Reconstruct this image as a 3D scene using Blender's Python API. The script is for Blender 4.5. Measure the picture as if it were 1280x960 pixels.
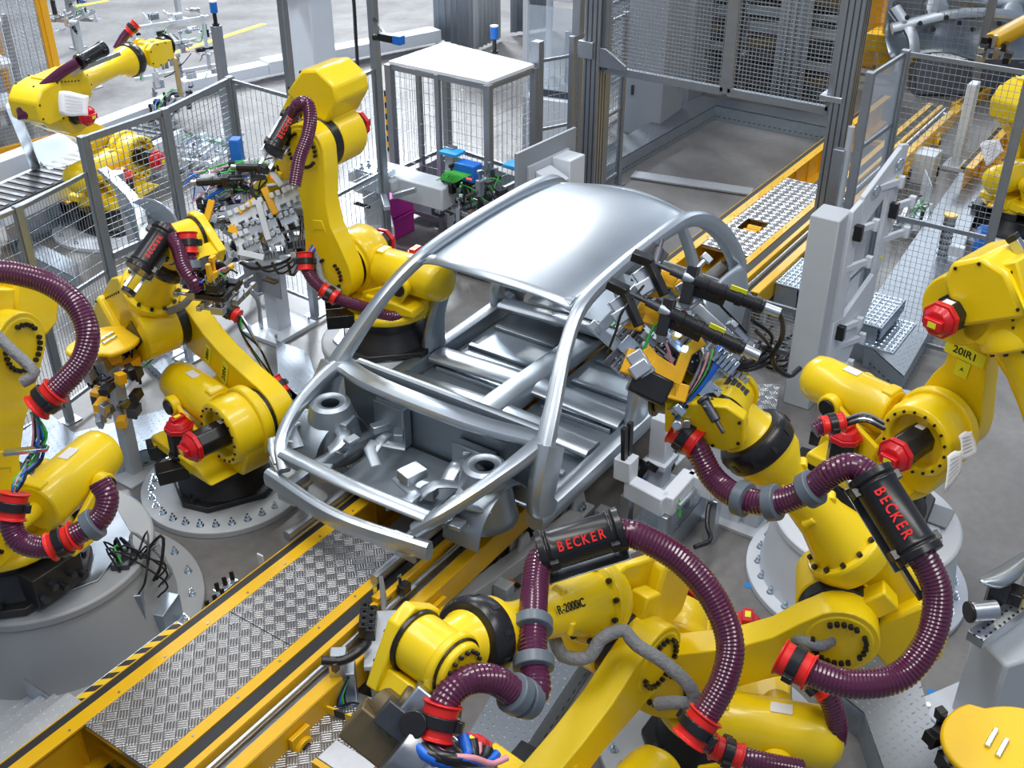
import bpy, bmesh, math, random
from mathutils import Vector, Matrix
V = Vector
S = bpy.context.scene
for o in list(bpy.data.objects):
    bpy.data.objects.remove(o)
COL = S.collection
R = math.radians

# ---------------------------------------------------------------- camera
F_PX, PITCH, YAW, CH = 1400.34, R(31.753), R(-55.646), 4.8
_r = V((math.cos(YAW), math.sin(YAW), 0))
_h = V((-math.sin(YAW), math.cos(YAW), 0))
_fw = _h*math.cos(PITCH) + V((0, 0, -math.sin(PITCH)))
_up = _h*math.sin(PITCH) + V((0, 0, math.cos(PITCH)))
CAMP = V((0, 0, CH))
cd = bpy.data.cameras.new('camera'); cam = bpy.data.objects.new('camera', cd); COL.objects.link(cam)
cd.sensor_width = 36; cd.lens = 36*F_PX/1280; cd.clip_end = 300
cam.matrix_world = Matrix.Translation(CAMP) @ Matrix((_r, _up, -_fw)).transposed().to_4x4()
S.camera = cam

def at(u, v, z=0.0):
    """world point seen at (u, v) at height z"""
    d = _r*((u-640)/F_PX) - _up*((v-480)/F_PX) + _fw
    return CAMP + d*((z-CH)/d.z)
def atd(u, v, dep):
    d = _r*((u-640)/F_PX) - _up*((v-480)/F_PX) + _fw
    return CAMP + d*dep
def dep(p): return (V(p)-CAMP).dot(_fw)

# ---------------------------------------------------------------- light
S.view_settings.view_transform = 'Standard'; S.view_settings.look = 'None'
S.view_settings.gamma = 1; S.view_settings.use_curve_mapping = False
S.view_settings.exposure = 0.14
w = bpy.data.worlds.new('hall'); S.world = w; w.use_nodes = True
w.node_tree.nodes['Background'].inputs[0].default_value = (0.62, 0.74, 0.95, 1)
w.node_tree.nodes['Background'].inputs[1].default_value = 0.34
def area(x, y, z, sx, sy, e, col=(1, .97, .93)):
    l = bpy.data.lights.new('high_bay_light', 'AREA'); l.shape = 'RECTANGLE'; l.size = sx; l.size_y = sy
    l.energy = e; l.color = col
    o = bpy.data.objects.new('high_bay_light', l); COL.objects.link(o); o.location = (x, y, z)
    return o
area(17.2, 10.6, 9.0, 1.8, .9, 330)
area(3.5, 2.5, 9.0, 7, 1.2, 330)
area(3.5, 7.0, 9.0, 7, 1.2, 260)
area(3.5, -2.5, 9.0, 7, 1.2, 300)
area(13, 1.0, 9.0, 7, 1.2, 160)
area(19.0, 15.0, 9.0, 2.0, 2.0, 500)
def spot(x, y, z, tx, ty, e, deg, rad, col=(.86, .93, 1)):  # added spots brighten the far floor without glare on the near floor
    l = bpy.data.lights.new('far_floor_fill_spot', 'SPOT'); l.energy = e; l.spot_size = R(deg); l.spot_blend = .6; l.shadow_soft_size = rad; l.color = col
    o = bpy.data.objects.new('far_floor_fill_spot', l); COL.objects.link(o); o.location = (x, y, z)
    o.rotation_euler = (V((tx, ty, 0))-V((x, y, z))).to_track_quat('-Z', 'Y').to_euler()
spot(13, 19, 13, 10.5, 14.5, 10500, 72, 1.5)
spot(24, 21, 14, 18.5, 15, 17000, 80, 1.5)
spot(6.5, 15, 12, 6.5, 13, 4300, 70, 1.2)
area(32, 6.0, 9.5, 10, 14, 2500, (.86, .93, 1))

# ---------------------------------------------------------------- materials
MATS = {}
def mat(name, col, rough=.5, metal=0., coat=0., noise=None, bump=None, emit=None, alpha=None, trans=0., detail=None):
    """noise=(scale, amount) colour variation, bump=(scale, strength)"""
    if name in MATS: return MATS[name]
    m = bpy.data.materials.new(name); m.use_nodes = True
    nt = m.node_tree; b = nt.nodes['Principled BSDF']
    b.inputs['Base Color'].default_value = (*col, 1); b.inputs['Roughness'].default_value = rough
    b.inputs['Metallic'].default_value = metal; b.inputs['Coat Weight'].default_value = coat
    b.inputs['Transmission Weight'].default_value = trans
    if alpha is not None: b.inputs['Alpha'].default_value = alpha
    tc = nt.nodes.new('ShaderNodeTexCoord')
    if noise:
        n = nt.nodes.new('ShaderNodeTexNoise'); n.inputs['Scale'].default_value = noise[0]; n.inputs['Detail'].default_value = 6
        nt.links.new(tc.outputs['Object'], n.inputs['Vector'])
        mx = nt.nodes.new('ShaderNodeMix'); mx.data_type = 'RGBA'
        k = noise[1]
        mx.inputs[6].default_value = (*[c*(1-k) for c in col], 1); mx.inputs[7].default_value = (*[min(1, c*(1+k)) for c in col], 1)
        nt.links.new(n.outputs['Fac'], mx.inputs[0]); nt.links.new(mx.outputs[2], b.inputs['Base Color'])
        mr = nt.nodes.new('ShaderNodeMapRange'); mr.inputs[3].default_value = rough*.75; mr.inputs[4].default_value = min(1, rough*1.3)
        nt.links.new(n.outputs['Fac'], mr.inputs[0]); nt.links.new(mr.outputs[0], b.inputs['Roughness'])
    if bump:
        n2 = nt.nodes.new('ShaderNodeTexNoise'); n2.inputs['Scale'].default_value = bump[0]; n2.inputs['Detail'].default_value = 3
        nt.links.new(tc.outputs['Object'], n2.inputs['Vector'])
        bp = nt.nodes.new('ShaderNodeBump'); bp.inputs['Strength'].default_value = bump[1]; bp.inputs['Distance'].default_value = .01
        nt.links.new(n2.outputs['Fac'], bp.inputs['Height']); nt.links.new(bp.outputs[0], b.inputs['Normal'])
    if emit:
        b.inputs['Emission Color'].default_value = (*emit[0], 1); b.inputs['Emission Strength'].default_value = emit[1]
    MATS[name] = m; return m
YEL = mat('robot_yellow', (.90, .645, .005), .32, coat=.25, noise=(6, .04))
YEL2 = mat('conveyor_yellow', (.80, .46, .004), .35, coat=.15, noise=(5, .07))
DISC = mat('disc_yellow', (.90, .56, .008), .38, noise=(4, .03))
PEDG = mat('pedestal_grey', (.34, .355, .37), .42, noise=(3, .06))
YEL3 = mat('tool_yellow', (.85, .44, .008), .4, noise=(9, .05))
ORG = mat('cage_orange', (.85, .42, .01), .45, noise=(3, .05))
BLK = mat('black_plastic', (.012, .012, .014), .28, noise=(8, .2))
BLR = mat('black_rubber', (.016, .017, .02), .55, noise=(20, .3))
CAST = mat('black_casting', (.022, .023, .027), .38, noise=(7, .3), bump=(40, .2))
RED = mat('motor_red', (.62, .008, .016), .35, coat=.2, noise=(10, .08))
REDP = mat('red_plastic', (.75, .02, .015), .3, noise=(10, .06))
REDT = mat('red_print', (.8, .015, .01), .5, noise=(30, .03))
HOSE = mat('burgundy_hose', (.085, .010, .045), .22, coat=.5, noise=(9, .08))
GRY = mat('light_grey_paint', (.50, .54, .58), .42, noise=(4, .05))
GRW = mat('white_grey_paint', (.66, .71, .78), .42, noise=(4, .05))
GRD = mat('mid_grey_paint', (.27, .30, .34), .45, noise=(4, .07))
GRC = mat('grey_clamp', (.12, .15, .18), .35, noise=(12, .1))
ALU = mat('aluminium', (.58, .62, .67), .32, 1., noise=(12, .08))
ALD = mat('aluminium_profile', (.36, .39, .43), .4, .85, noise=(12, .08))
ZINC = mat('zinc_plated', (.62, .70, .78), .22, 1., noise=(15, .12))
GALV = mat('galvanised', (.42, .49, .56), .36, .85, noise=(18, .16))
STEEL = mat('steel', (.45, .46, .48), .3, 1., noise=(15, .15))
DSTEEL = mat('dark_steel', (.09, .095, .11), .4, .7, noise=(12, .25))
BODY = mat('body_steel', (.50, .555, .61), .33, .88, noise=(1.2, .04))
BODY2 = mat('body_steel_dull', (.36, .41, .46), .42, .85, noise=(1.5, .08))
BRZ = mat('bronze_casting', (.16, .125, .07), .45, .5, noise=(12, .2))
BLU = mat('blue_plastic', (.01, .16, .62), .35, noise=(8, .08))
BLUC = mat('blue_hose', (.01, .14, .65), .35, noise=(8, .08))
GRN = mat('green_cable', (.05, .5, .06), .4, noise=(8, .08))
PNK = mat('pink_cable', (.75, .32, .38), .4, noise=(8, .08))
ORC = mat('orange_cable', (.9, .2, .01), .4, noise=(8, .08))
GSL = mat('grey_sleeve', (.24, .25, .26), .6, noise=(20, .25), bump=(60, .8))
PAP = mat('paper', (.8, .8, .82), .8, noise=(14, .07))
LBY = mat('yellow_label', (.85, .85, .03), .5, noise=(20, .03))
LBO = mat('warning_label', (.85, .5, .01), .5, noise=(20, .03))
LBW = mat('white_label', (.8, .8, .8), .5, noise=(20, .03))
INK = mat('black_ink', (.01, .01, .01), .6, noise=(20, .03))
MAG = mat('magenta_crate', (.55, .03, .35), .5, noise=(8, .08))
PLEX = mat('clear_panel', (.72, .82, .92), .15, alpha=.35, noise=(2, .05))
WIRE = mat('mesh_wire', (.42, .46, .5), .4, .7, noise=(10, .1))
CURT = mat('grey_curtain', (.30, .34, .39), .7, noise=(3, .12))
LEDR = mat('red_led', (.8, .02, .01), .4, emit=((1, .03, .01), 6), noise=(5, .01))
LEDB = mat('blue_led', (.1, .3, .9), .4, emit=((.3, .5, 1), 5), noise=(5, .01))

def plate_mat(name, col, scale, metal=.8, rough=.34, kind='checker', tint=None):
    """tread plate: procedural raised pattern (bump, with colour following its height)"""
    m = bpy.data.materials.new(name); m.use_nodes = True; nt = m.node_tree; b = nt.nodes['Principled BSDF']
    b.inputs['Base Color'].default_value = (*col, 1); b.inputs['Metallic'].default_value = metal; b.inputs['Roughness'].default_value = rough
    tc = nt.nodes.new('ShaderNodeTexCoord'); mp = nt.nodes.new('ShaderNodeMapping')
    mp.inputs['Scale'].default_value = (scale, scale, scale); mp.inputs['Rotation'].default_value = (0, 0, R(45) if kind == 'checker' else R(20))
    nt.links.new(tc.outputs['Object'], mp.inputs[0])
    L = nt.links.new
    def math_(op, a, b_=None):
        n = nt.nodes.new('ShaderNodeMath'); n.operation = op
        for i, q in enumerate((a, b_)):
            if q is None: continue
            if isinstance(q, (int, float)): n.inputs[i].default_value = q
            else: L(q, n.inputs[i])
        return n.outputs[0]
    sp = nt.nodes.new('ShaderNodeSeparateXYZ'); L(mp.outputs[0], sp.inputs[0])
    x, y = sp.outputs[0], sp.outputs[1]
    if kind == 'checker':
        # groups of bars, alternating direction in a checkerboard
        ck = math_('MODULO', math_('ABSOLUTE', math_('ADD', math_('FLOOR', x), math_('FLOOR', y))), 2.)
        bx = math_('ABSOLUTE', math_('SINE', math_('MULTIPLY', x, 4*math.pi)))
        by = math_('ABSOLUTE', math_('SINE', math_('MULTIPLY', y, 4*math.pi)))
        ex = math_('ABSOLUTE', math_('SINE', math_('MULTIPLY', x, math.pi)))
        ey = math_('ABSOLUTE', math_('SINE', math_('MULTIPLY', y, math.pi)))
        a1 = math_('MULTIPLY', math_('MULTIPLY', bx, ck), math_('MINIMUM', math_('MULTIPLY', ey, 2.2), 1.))
        a2 = math_('MULTIPLY', math_('MULTIPLY', by, math_('SUBTRACT', 1., ck)), math_('MINIMUM', math_('MULTIPLY', ex, 2.2), 1.))
        hgt = math_('ADD', a1, a2)
    else:
        # sparse short raised marks, each alternating in direction
        ck = math_('MODULO', math_('ABSOLUTE', math_('ADD', math_('FLOOR', x), math_('FLOOR', y))), 2.)
        fx = math_('SUBTRACT', math_('FRACT', x), .5); fy = math_('SUBTRACT', math_('FRACT', y), .5)
        def mark(p, q):
            d = math_('ADD', math_('MULTIPLY', math_('MULTIPLY', p, p), 14.), math_('MULTIPLY', math_('MULTIPLY', q, q), 160.))
            return math_('MAXIMUM', math_('SUBTRACT', 1., d), 0.)
        hgt = math_('ADD', math_('MULTIPLY', mark(fx, fy), ck), math_('MULTIPLY', mark(fy, fx), math_('SUBTRACT', 1., ck)))
    bp = nt.nodes.new('ShaderNodeBump'); bp.inputs['Strength'].default_value = 1.; bp.inputs['Distance'].default_value = .0025
    L(hgt, bp.inputs['Height']); L(bp.outputs[0], b.inputs['Normal'])
    n = nt.nodes.new('ShaderNodeTexNoise'); n.inputs['Scale'].default_value = 5; n.inputs['Detail'].default_value = 6
    L(tc.outputs['Object'], n.inputs['Vector'])
    # crests coloured paler than the grooves, by pattern height times noise
    mx = nt.nodes.new('ShaderNodeMix'); mx.data_type = 'RGBA'
    mx.inputs[6].default_value = (*[c*.7 for c in col], 1); mx.inputs[7].default_value = (*[min(1, c*1.15) for c in col], 1)
    L(math_('MULTIPLY', hgt, math_('ADD', n.outputs['Fac'], .4)), mx.inputs[0]); L(mx.outputs[2], b.inputs['Base Color'])
    MATS[name] = m; return m
CHK = plate_mat('checker_plate', (.36, .36, .37), 17)
CHK2 = plate_mat('tread_plate', (.40, .44, .49), 22, kind='mark')
CHK3 = plate_mat('bright_tread_plate', (.40, .44, .50), 22, kind='mark')

ATR = plate_mat('aluminium_tread', (.66, .70, .75), 22, metal=.35, rough=.42, kind='mark')  # pale, less metallic colour includes the ceiling light aluminium would reflect
def hazard_mat(name='hazard_stripes', period=.11):
    m = bpy.data.materials.new(name); m.use_nodes = True; nt = m.node_tree; b = nt.nodes['Principled BSDF']
    tc = nt.nodes.new('ShaderNodeTexCoord'); sp = nt.nodes.new('ShaderNodeSeparateXYZ'); nt.links.new(tc.outputs['Object'], sp.inputs[0])
    a = nt.nodes.new('ShaderNodeMath'); a.operation = 'ADD'; nt.links.new(sp.outputs[0], a.inputs[0]); nt.links.new(sp.outputs[1], a.inputs[1])
    c = nt.nodes.new('ShaderNodeMath'); c.operation = 'MULTIPLY'; c.inputs[1].default_value = 1/period; nt.links.new(a.outputs[0], c.inputs[0])
    f = nt.nodes.new('ShaderNodeMath'); f.operation = 'FRACT'; nt.links.new(c.outputs[0], f.inputs[0])
    g = nt.nodes.new('ShaderNodeMath'); g.operation = 'GREATER_THAN'; g.inputs[1].default_value = .5; nt.links.new(f.outputs[0], g.inputs[0])
    mx = nt.nodes.new('ShaderNodeMix'); mx.data_type = 'RGBA'; mx.inputs[6].default_value = (.02, .02, .02, 1); mx.inputs[7].default_value = (.85, .55, .01, 1)
    nt.links.new(g.outputs[0], mx.inputs[0]); nt.links.new(mx.outputs[2], b.inputs['Base Color']); b.inputs['Roughness'].default_value = .5
    return m
HAZ = hazard_mat()

# ---------------------------------------------------------------- mesh helpers
class MB:
    def __init__(s): s.v = []; s.f = []
    def add(s, vs, fs):
        n = len(s.v); s.v += [V(p) for p in vs]; s.f += [tuple(i+n for i in f) for f in fs]
    def box(s, c, size, M=None):
        x, y, z = [q/2 for q in size]
        vs = [V((a, b, d)) for a in (-x, x) for b in (-y, y) for d in (-z, z)]
        if M is not None: vs = [M @ p for p in vs]
        c = V(c)
        s.add([p+c for p in vs], [(0, 1, 3, 2), (4, 6, 7, 5), (0, 4, 5, 1), (2, 3, 7, 6), (0, 2, 6, 4), (1, 5, 7, 3)]); return s
    def bar(s, p0, p1, w, h, up=(0, 0, 1)):
        p0 = V(p0); p1 = V(p1); d = (p1-p0); L = d.length
        if L < 1e-6: return s
        M = frame(d, up); return s.box((p0+p1)/2, (L, w, h), M)
    def prism(s, prof, O, ax, ay, az, d0, d1, inset=0):
        """polygon prof in (ax, ay) plane at O, extruded from d0 to d1 along az"""
        O = V(O); n = len(prof)
        a = [O+ax*p[0]+ay*p[1]+az*d0 for p in prof]; b = [O+ax*p[0]+ay*p[1]+az*d1 for p in prof]
        s.add(a+b, [tuple(range(n))[::-1], tuple(range(n, 2*n))]+[(i, (i+1) % n, (i+1) % n+n, i+n) for i in range(n)]); return s
    def cyl(s, p0, p1, r0, r1=None, n=24, caps=True, ph=0.):
        r1 = r0 if r1 is None else r1
        p0 = V(p0); p1 = V(p1); M = frame(p1-p0)
        ay = M @ V((0, 1, 0)); az = M @ V((0, 0, 1)); vs = []
        for p, r_ in ((p0, r0), (p1, r1)):
            vs += [p+ay*r_*math.cos(2*math.pi*i/n+ph)+az*r_*math.sin(2*math.pi*i/n+ph) for i in range(n)]
        fs = [(i, (i+1) % n, (i+1) % n+n, i+n) for i in range(n)]
        if caps: fs += [tuple(range(n))[::-1], tuple(range(n, 2*n))]
        s.add(vs, fs); return s
    def lathe(s, prof, O, ax, n=32, caps=True):
        """prof [(t, r)] along axis ax from O"""
        O = V(O); ax = V(ax).normalized(); M = frame(ax); ay = M @ V((0, 1, 0)); az = M @ V((0, 0, 1)); vs = []; m = len(prof)
        for t, r_ in prof:
            vs += [O+ax*t+ay*r_*math.cos(2*math.pi*i/n)+az*r_*math.sin(2*math.pi*i/n) for i in range(n)]
        fs = [(j*n+i, j*n+(i+1) % n, (j+1)*n+(i+1) % n, (j+1)*n+i) for j in range(m-1) for i in range(n)]
        if caps: fs += [tuple(range(n))[::-1], tuple(range((m-1)*n, m*n))]
        s.add(vs, fs); return s
    def tube(s, pts, r, n=8, step=None, rib=0., pitch=.014, closed=False):
        P = smooth(pts, step or max(.03, r*1.2)) if not rib else smooth(pts, pitch/2)
        m = len(P)
        if m < 2: return s
        T = [(P[min(i+1, m-1)]-P[max(i-1, 0)]).normalized() for i in range(m)]
        nrm = T[0].orthogonal().normalized(); vs = []
        for i in range(m):
            nrm = (nrm-T[i]*nrm.dot(T[i])).normalized(); bn = T[i].cross(nrm)
            rr = (r(i/(m-1)) if callable(r) else r)
            if rib and i % 2: rr -= rib
            vs += [P[i]+nrm*rr*math.cos(2*math.pi*k/n)+bn*rr*math.sin(2*math.pi*k/n) for k in range(n)]
        fs = [(j*n+k, j*n+(k+1) % n, (j+1)*n+(k+1) % n, (j+1)*n+k) for j in range(m-1) for k in range(n)]
        fs += [tuple(range(n))[::-1], tuple(range((m-1)*n, m*n))]
        s.add(vs, fs); return s
    def sweep(s, pts, ab, up=(0, 0, 1), n=12, step=.06, power=3.):
        """rounded-rectangle section (a across, b along up) swept on a smooth path; ab = (a,b) or list per point"""
        pts = [V(p) for p in pts]
        if isinstance(ab[0], (int, float)): ab = [ab]*len(pts)
        P = smooth(pts, step); m = len(P); k = len(pts)-1
        Q = smooth([V((a, b, 0)) for a, b in ab], None, cnt=m) if k > 0 else None
        up = V(up); vs = []
        for i in range(m):
            t = (P[min(i+1, m-1)]-P[max(i-1, 0)]).normalized(); side = t.cross(up).normalized(); u = side.cross(t)
            a, b = Q[i].x, Q[i].y
            for j in range(n):
                th = 2*math.pi*j/n+math.pi/n; c, d = math.cos(th), math.sin(th)
                q = (abs(c)**power+abs(d)**power)**(-1/power)
                vs.append(P[i]+side*a*c*q+u*b*d*q)
        fs = [(j*n+q, j*n+(q+1) % n, (j+1)*n+(q+1) % n, (j+1)*n+q) for j in range(m-1) for q in range(n)]
        fs += [tuple(range(n))[::-1], tuple(range((m-1)*n, m*n))]
        s.add(vs, fs); return s
    def grid(s, rows, thick=0.):
        m = len(rows); n = len(rows[0]); vs = [V(p) for r_ in rows for p in r_]
        fs = [(j*n+i, j*n+i+1, (j+1)*n+i+1, (j+1)*n+i) for j in range(m-1) for i in range(n-1)]
        s.add(vs, fs); return s
    def build(s, name, m, parent=None, bevel=0., angle=40, xf=None, solid=0.):
        me = bpy.data.meshes.new(name); vs = s.v
        if xf is not None: vs = [xf @ p for p in vs]
        me.from_pydata([tuple(p) for p in vs], [], s.f); me.validate(); me.update()
        bm = bmesh.new(); bm.from_mesh(me); bmesh.ops.recalc_face_normals(bm, faces=bm.faces); bm.to_mesh(me); bm.free()
        for p in me.polygons: p.use_smooth = True
        me.set_sharp_from_angle(angle=R(angle))
        me.materials.append(m)
        o = bpy.data.objects.new(name, me); COL.objects.link(o)
        if parent is not None: o.parent = parent
        if solid:
            q = o.modifiers.new('thickness', 'SOLIDIFY'); q.thickness = solid; q.offset = 0
        if bevel:
            b = o.modifiers.new('bevel', 'BEVEL'); b.width = bevel; b.segments = 2; b.limit_method = 'ANGLE'; b.angle_limit = R(38); b.harden_normals = False
        return o
def frame(d, up=(0, 0, 1)):
    x = V(d).normalized(); up = V(up)
    if abs(x.dot(up.normalized())) > .98: up = V((1, 0, 0)) if abs(x.x) < .9 else V((0, 1, 0))
    y = up.cross(x).normalized(); z = x.cross(y)
    return Matrix((x, y, z)).transposed()
def smooth(pts, step, cnt=None):
    pts = [V(p) for p in pts]
    if len(pts) == 2 and cnt is None:
        n = max(1, int((pts[1]-pts[0]).length/step)); return [pts[0].lerp(pts[1], i/n) for i in range(n+1)]
    P = [pts[0]*2-pts[1]]+pts+[pts[-1]*2-pts[-2]]; out = []
    def cr(i, t):
        a, b, c, d = P[i:i+4]
        return .5*((2*b)+(c-a)*t+(2*a-5*b+4*c-d)*t*t+(3*b-a-3*c+d)*t**3)
    if cnt:
        k = len(pts)-1
        for q in range(cnt):
            x = q/(cnt-1)*k; i = min(int(x), k-1); out.append(cr(i, x-i))
        return out
    raw = [cr(i, t/16) for i in range(len(pts)-1) for t in range(16)]+[pts[-1]]
    L = [0.]
    for a, b in zip(raw, raw[1:]): L.append(L[-1]+(b-a).length)
    n = max(2, int(L[-1]/step)); j = 0
    for q in range(n+1):
        s_ = L[-1]*q/n
        while j < len(raw)-2 and L[j+1] < s_: j += 1
        d = L[j+1]-L[j]; out.append(raw[j].lerp(raw[j+1], min(1, (s_-L[j])/d if d > 1e-9 else 0)))
    return out
def thing(name, label, cat, loc=(0, 0, 0), rz=0., group=None):
    o = bpy.data.objects.new(name, None); COL.objects.link(o); o.location = loc; o.rotation_euler = (0, 0, rz)
    o.empty_display_size = .1; o['label'] = label; o['category'] = cat
    if group: o['group'] = group
    return o
def tag(o, label, cat, group=None, kind=None):
    if label: o['label'] = label
    if cat: o['category'] = cat
    if group: o['group'] = group
    if kind: o['kind'] = kind
    return o
def loc_of(o): return Matrix.Translation(o.location) @ Matrix.Rotation(o.rotation_euler.z, 4, 'Z')
def text_mesh(items, m, parent, extrude=.0015, name='lettering', label=None):
    """items: list of (string, size, 4x4 matrix) joined into ONE mesh object"""
    vs, fs = [], []
    for st, size, M in items:
        c = bpy.data.curves.new('t', 'FONT'); c.body = st; c.size = size; c.extrude = extrude; c.align_x = 'CENTER'; c.align_y = 'CENTER'; c.offset = size*.018
        o = bpy.data.objects.new('t', c); me = bpy.data.meshes.new_from_object(o)
        n = len(vs); vs += [M @ v.co for v in me.vertices]; fs += [tuple(i+n for i in p.vertices) for p in me.polygons]
        bpy.data.objects.remove(o); bpy.data.meshes.remove(me); bpy.data.curves.remove(c)
    mb = MB(); mb.v = vs; mb.f = fs; o = mb.build(name, m, parent, angle=20)
    if label: o['label'] = label
    return o
def text(s, size, m, parent, M, extrude=.0015, name='lettering', label=None):
    return text_mesh([(s, size, M)], m, parent, extrude, name, label)
def inv(t): return loc_of(t).inverted()

# ---------------------------------------------------------------- industrial robots
class Robot: pass
def robot(label, pos, yaw, a, b, L1=1.0, L2=1.28, x2=.31, h2=.64, j4=0., j5=-20., box=140., detail=2, plate=False, wrist=True, lab=None, cs=0., j3m=True, bal=-.02):
    t = thing('industrial_robot', label, 'robot', pos, R(yaw))
    a, b = R(a), R(b); Y = V((0, 1, 0)); Z = V((0, 0, 1)); X = V((1, 0, 0))
    J2 = V((x2, 0, h2)); ad = V((math.sin(a), 0, math.cos(a))); an = V((math.cos(a), 0, -math.sin(a)))
    J3 = J2+ad*L1; fd = V((math.cos(b), 0, math.sin(b))); n = V((-math.sin(b), 0, math.cos(b)))
    O = J3+n*.2; J5 = O+fd*L2
    # base casting and foot
    Mb = Matrix.Rotation(R(box)-R(yaw), 3, 'Z'); bx = Mb @ X; by = Mb @ Y
    m = MB()
    oc = [(.34, -.2), (.34, .2), (.2, .34), (-.2, .34), (-.34, .2), (-.34, -.2), (-.2, -.34), (.2, -.34)]
    m.prism(oc, (0, 0, 0), bx, by, Z, 0, .045)
    m.lathe([(.03, .33), (.08, .3), (.17, .25), (.24, .27), (.265, .27)], (0, 0, 0), Z, 40)
    m.box(by*-.33+Z*.13, (.3, .14, .2), Mb)
    bs = m.build('base_casting', CAST, t, .008)
    m = MB()
    for sx in (-1, 1):
        for sy in (-1, 1):
            for k in range(3): m.cyl(bx*(sx*.27)+by*(sy*(.1+k*.06)-.0)+Z*.045, bx*(sx*.27)+by*(sy*(.1+k*.06))+Z*.068, .016, n=6)
    m.build('foot_bolts', DSTEEL, bs)
    m = MB()
    # cabling socket panel on the base
    for k in range(5): m.cyl(by*-.4+bx*(-.12+k*.06)+Z*(.1+.05*(k % 2)), by*-.45+bx*(-.12+k*.06)+Z*(.1+.05*(k % 2)), .02, n=10)
    m.build('cable_socket', DSTEEL, bs)
    # black fork pocket boxes
    for k, (dx, dy) in enumerate(((.36, .16), (.36, -.16))):
        m = MB(); c = bx*dx+by*dy+Z*.29
        for q in (-1, 1):
            m.box(c+by*(q*.062), (.2, .008, .1), Mb); m.box(c+Z*(q*.047), (.2, .13, .008), Mb)
        m.box(c-bx*.09, (.01, .13, .1), Mb)
        fb = m.build('fork_pocket', BLK, t, .004)
        if k == 1:
            m = MB(); m.box(c+Z*.053, (.12, .1, .003), Mb); m.build('warning_sticker', LBO, fb)
            m = MB()
            for q in range(3): m.cyl(c+bx*(-.035+q*.035)+Z*.0545, c+bx*(-.035+q*.035)+Z*.056, .014, n=12)
            m.build('sticker_symbols', LBW, fb)
    # turret
    m = MB()
    m.lathe([(.262, .27), (.27, .335), (.30, .35), (.335, .34), (.35, .30)], (0, 0, 0), Z, 40)
    pr = [(-.36, .32), (-.34, .42), (x2-.32, .44), (x2-.24, h2-.1), (x2-.2, h2+.12), (x2, h2+.2), (x2+.2, h2+.02), (x2+.2, h2-.12), (x2+.12, .36), (.2, .32)]
    m.prism(pr, (0, 0, 0), X, Z, Y, -.14, .07)
    m.prism([(-.32, .32), (-.3, .40), (x2-.1, .42), (x2+.05, .34), (.2, .32)], (0, 0, 0), X, Z, Y, -.34, -.1)
    # J2 gear housing, open on the motor side
    ring = [(-.0, .20), (-.10, .22), (-.28, .22), (-.30, .205), (-.30, .16), (-.14, .15), (-.14, .02)]
    m.lathe(ring, J2+Y*.1, Y, 40, caps=False)
    m.lathe([(.0, .245), (.07, .245), (.08, .22)], J2+Y*.0, Y, 40)
    m.prism([(-.38, .36), (-.36, .42), (-.2, .44), (.06, .44), (.02, .34), (-.2, .34)], (0, 0, 0), X, Z, Y, .05, .2)
    tu = m.build('turret', YEL, t, .014)
    m = MB()
    for k in range(18):
        th = 2*math.pi*k/18; p = J2+X*(.188*math.cos(th))+Z*(.188*math.sin(th)); m.cyl(p-Y*.19, p-Y*.21, .009, n=6)
    m.build('housing_bolts', BLK, tu)
    def motor(p, d, l=.2, r=.092, name='motor'):
        d = V(d).normalized(); p = V(p)
        mm = MB(); mm.cyl(p, p+d*l, r, n=8, ph=math.pi/8); mm.cyl(p, p+d*.03, r*1.15, n=8, ph=math.pi/8)
        mo = mm.build(name, BLK, t, .008)
        mm = MB(); q = p+d*l
        mm.cyl(q, q+d*.035, r*1.12, r*1.12, n=8, ph=math.pi/8); mm.cyl(q+d*.035, q+d*.075, r*1.0, r*.7, n=8, ph=math.pi/8)
        M_ = frame(d); mm.box(q+d*.085, (.035, .1, .055), M_)
        c = mm.build('motor_cap', RED, mo, .006)
        mm = MB(); mm.box(q+d*.1035, (.002, .045, .03), M_); mm.build('motor_sticker', LBY, c)
        mm = MB(); e = M_ @ V((0, 0, 1)); mm.box(p+d*.1+e*(r*.935), (.05, .05, .004), M_); mm.build('motor_sticker', LBW, mo)
        return mo
    motor(J2-Y*.06, -Y, .31, .095)
    motor(V((x2-.38, -.27, .36)), Z, .2, .09)
    # balancer cylinder behind the arm pivot
    bz = h2-.0; by_ = bal
    m = MB(); m.lathe([(-.0, .10), (0.0, .135), (.04, .147), (.50, .147), (.56, .135), (.60, .09), (.612, .05)], V((x2-.24, by_, bz)), -X, 36)
    m.cyl(V((x2-.26, by_, bz)), V((x2-.1, by_, bz)), .045, n=16); m.box(V((x2-.28, by_, bz+.11)), (.07, .12, .08))
    bl = m.build('balancer', YEL, t, .01)
    m = MB(); m.box(V((x2-.55, by_, bz+.148)), (.1, .06, .003)); m.build('warning_sticker', LBW, bl)
    for g in (-1, 1):
        y0, y1 = sorted((by_+g*.16, by_+g*.195))
        m = MB(); m.prism([(x2-.22, bz-.26), (x2-.2, bz-.14), (x2-.46, bz-.01), (x2-.54, bz+.05), (x2-.62, bz-.01), (x2-.58, bz-.09), (x2-.5, bz-.24), (x2-.4, bz-.28)], (0, 0, 0), X, Z, Y, y0, y1)
        m.cyl((x2-.55, by_+g*.15, bz-.02), (x2-.55, by_+g*.215, bz-.02), .072, n=24)
        br = m.build('balancer_bracket', YEL, t, .01)
        m = MB(); m.cyl((x2-.55, by_+g*.21, bz-.02), (x2-.55, by_+g*.232, bz-.02), .052, n=20); m.build('pivot_cap', BLK, br, .004)
    # lower arm
    m = MB(); prof = []
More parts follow.
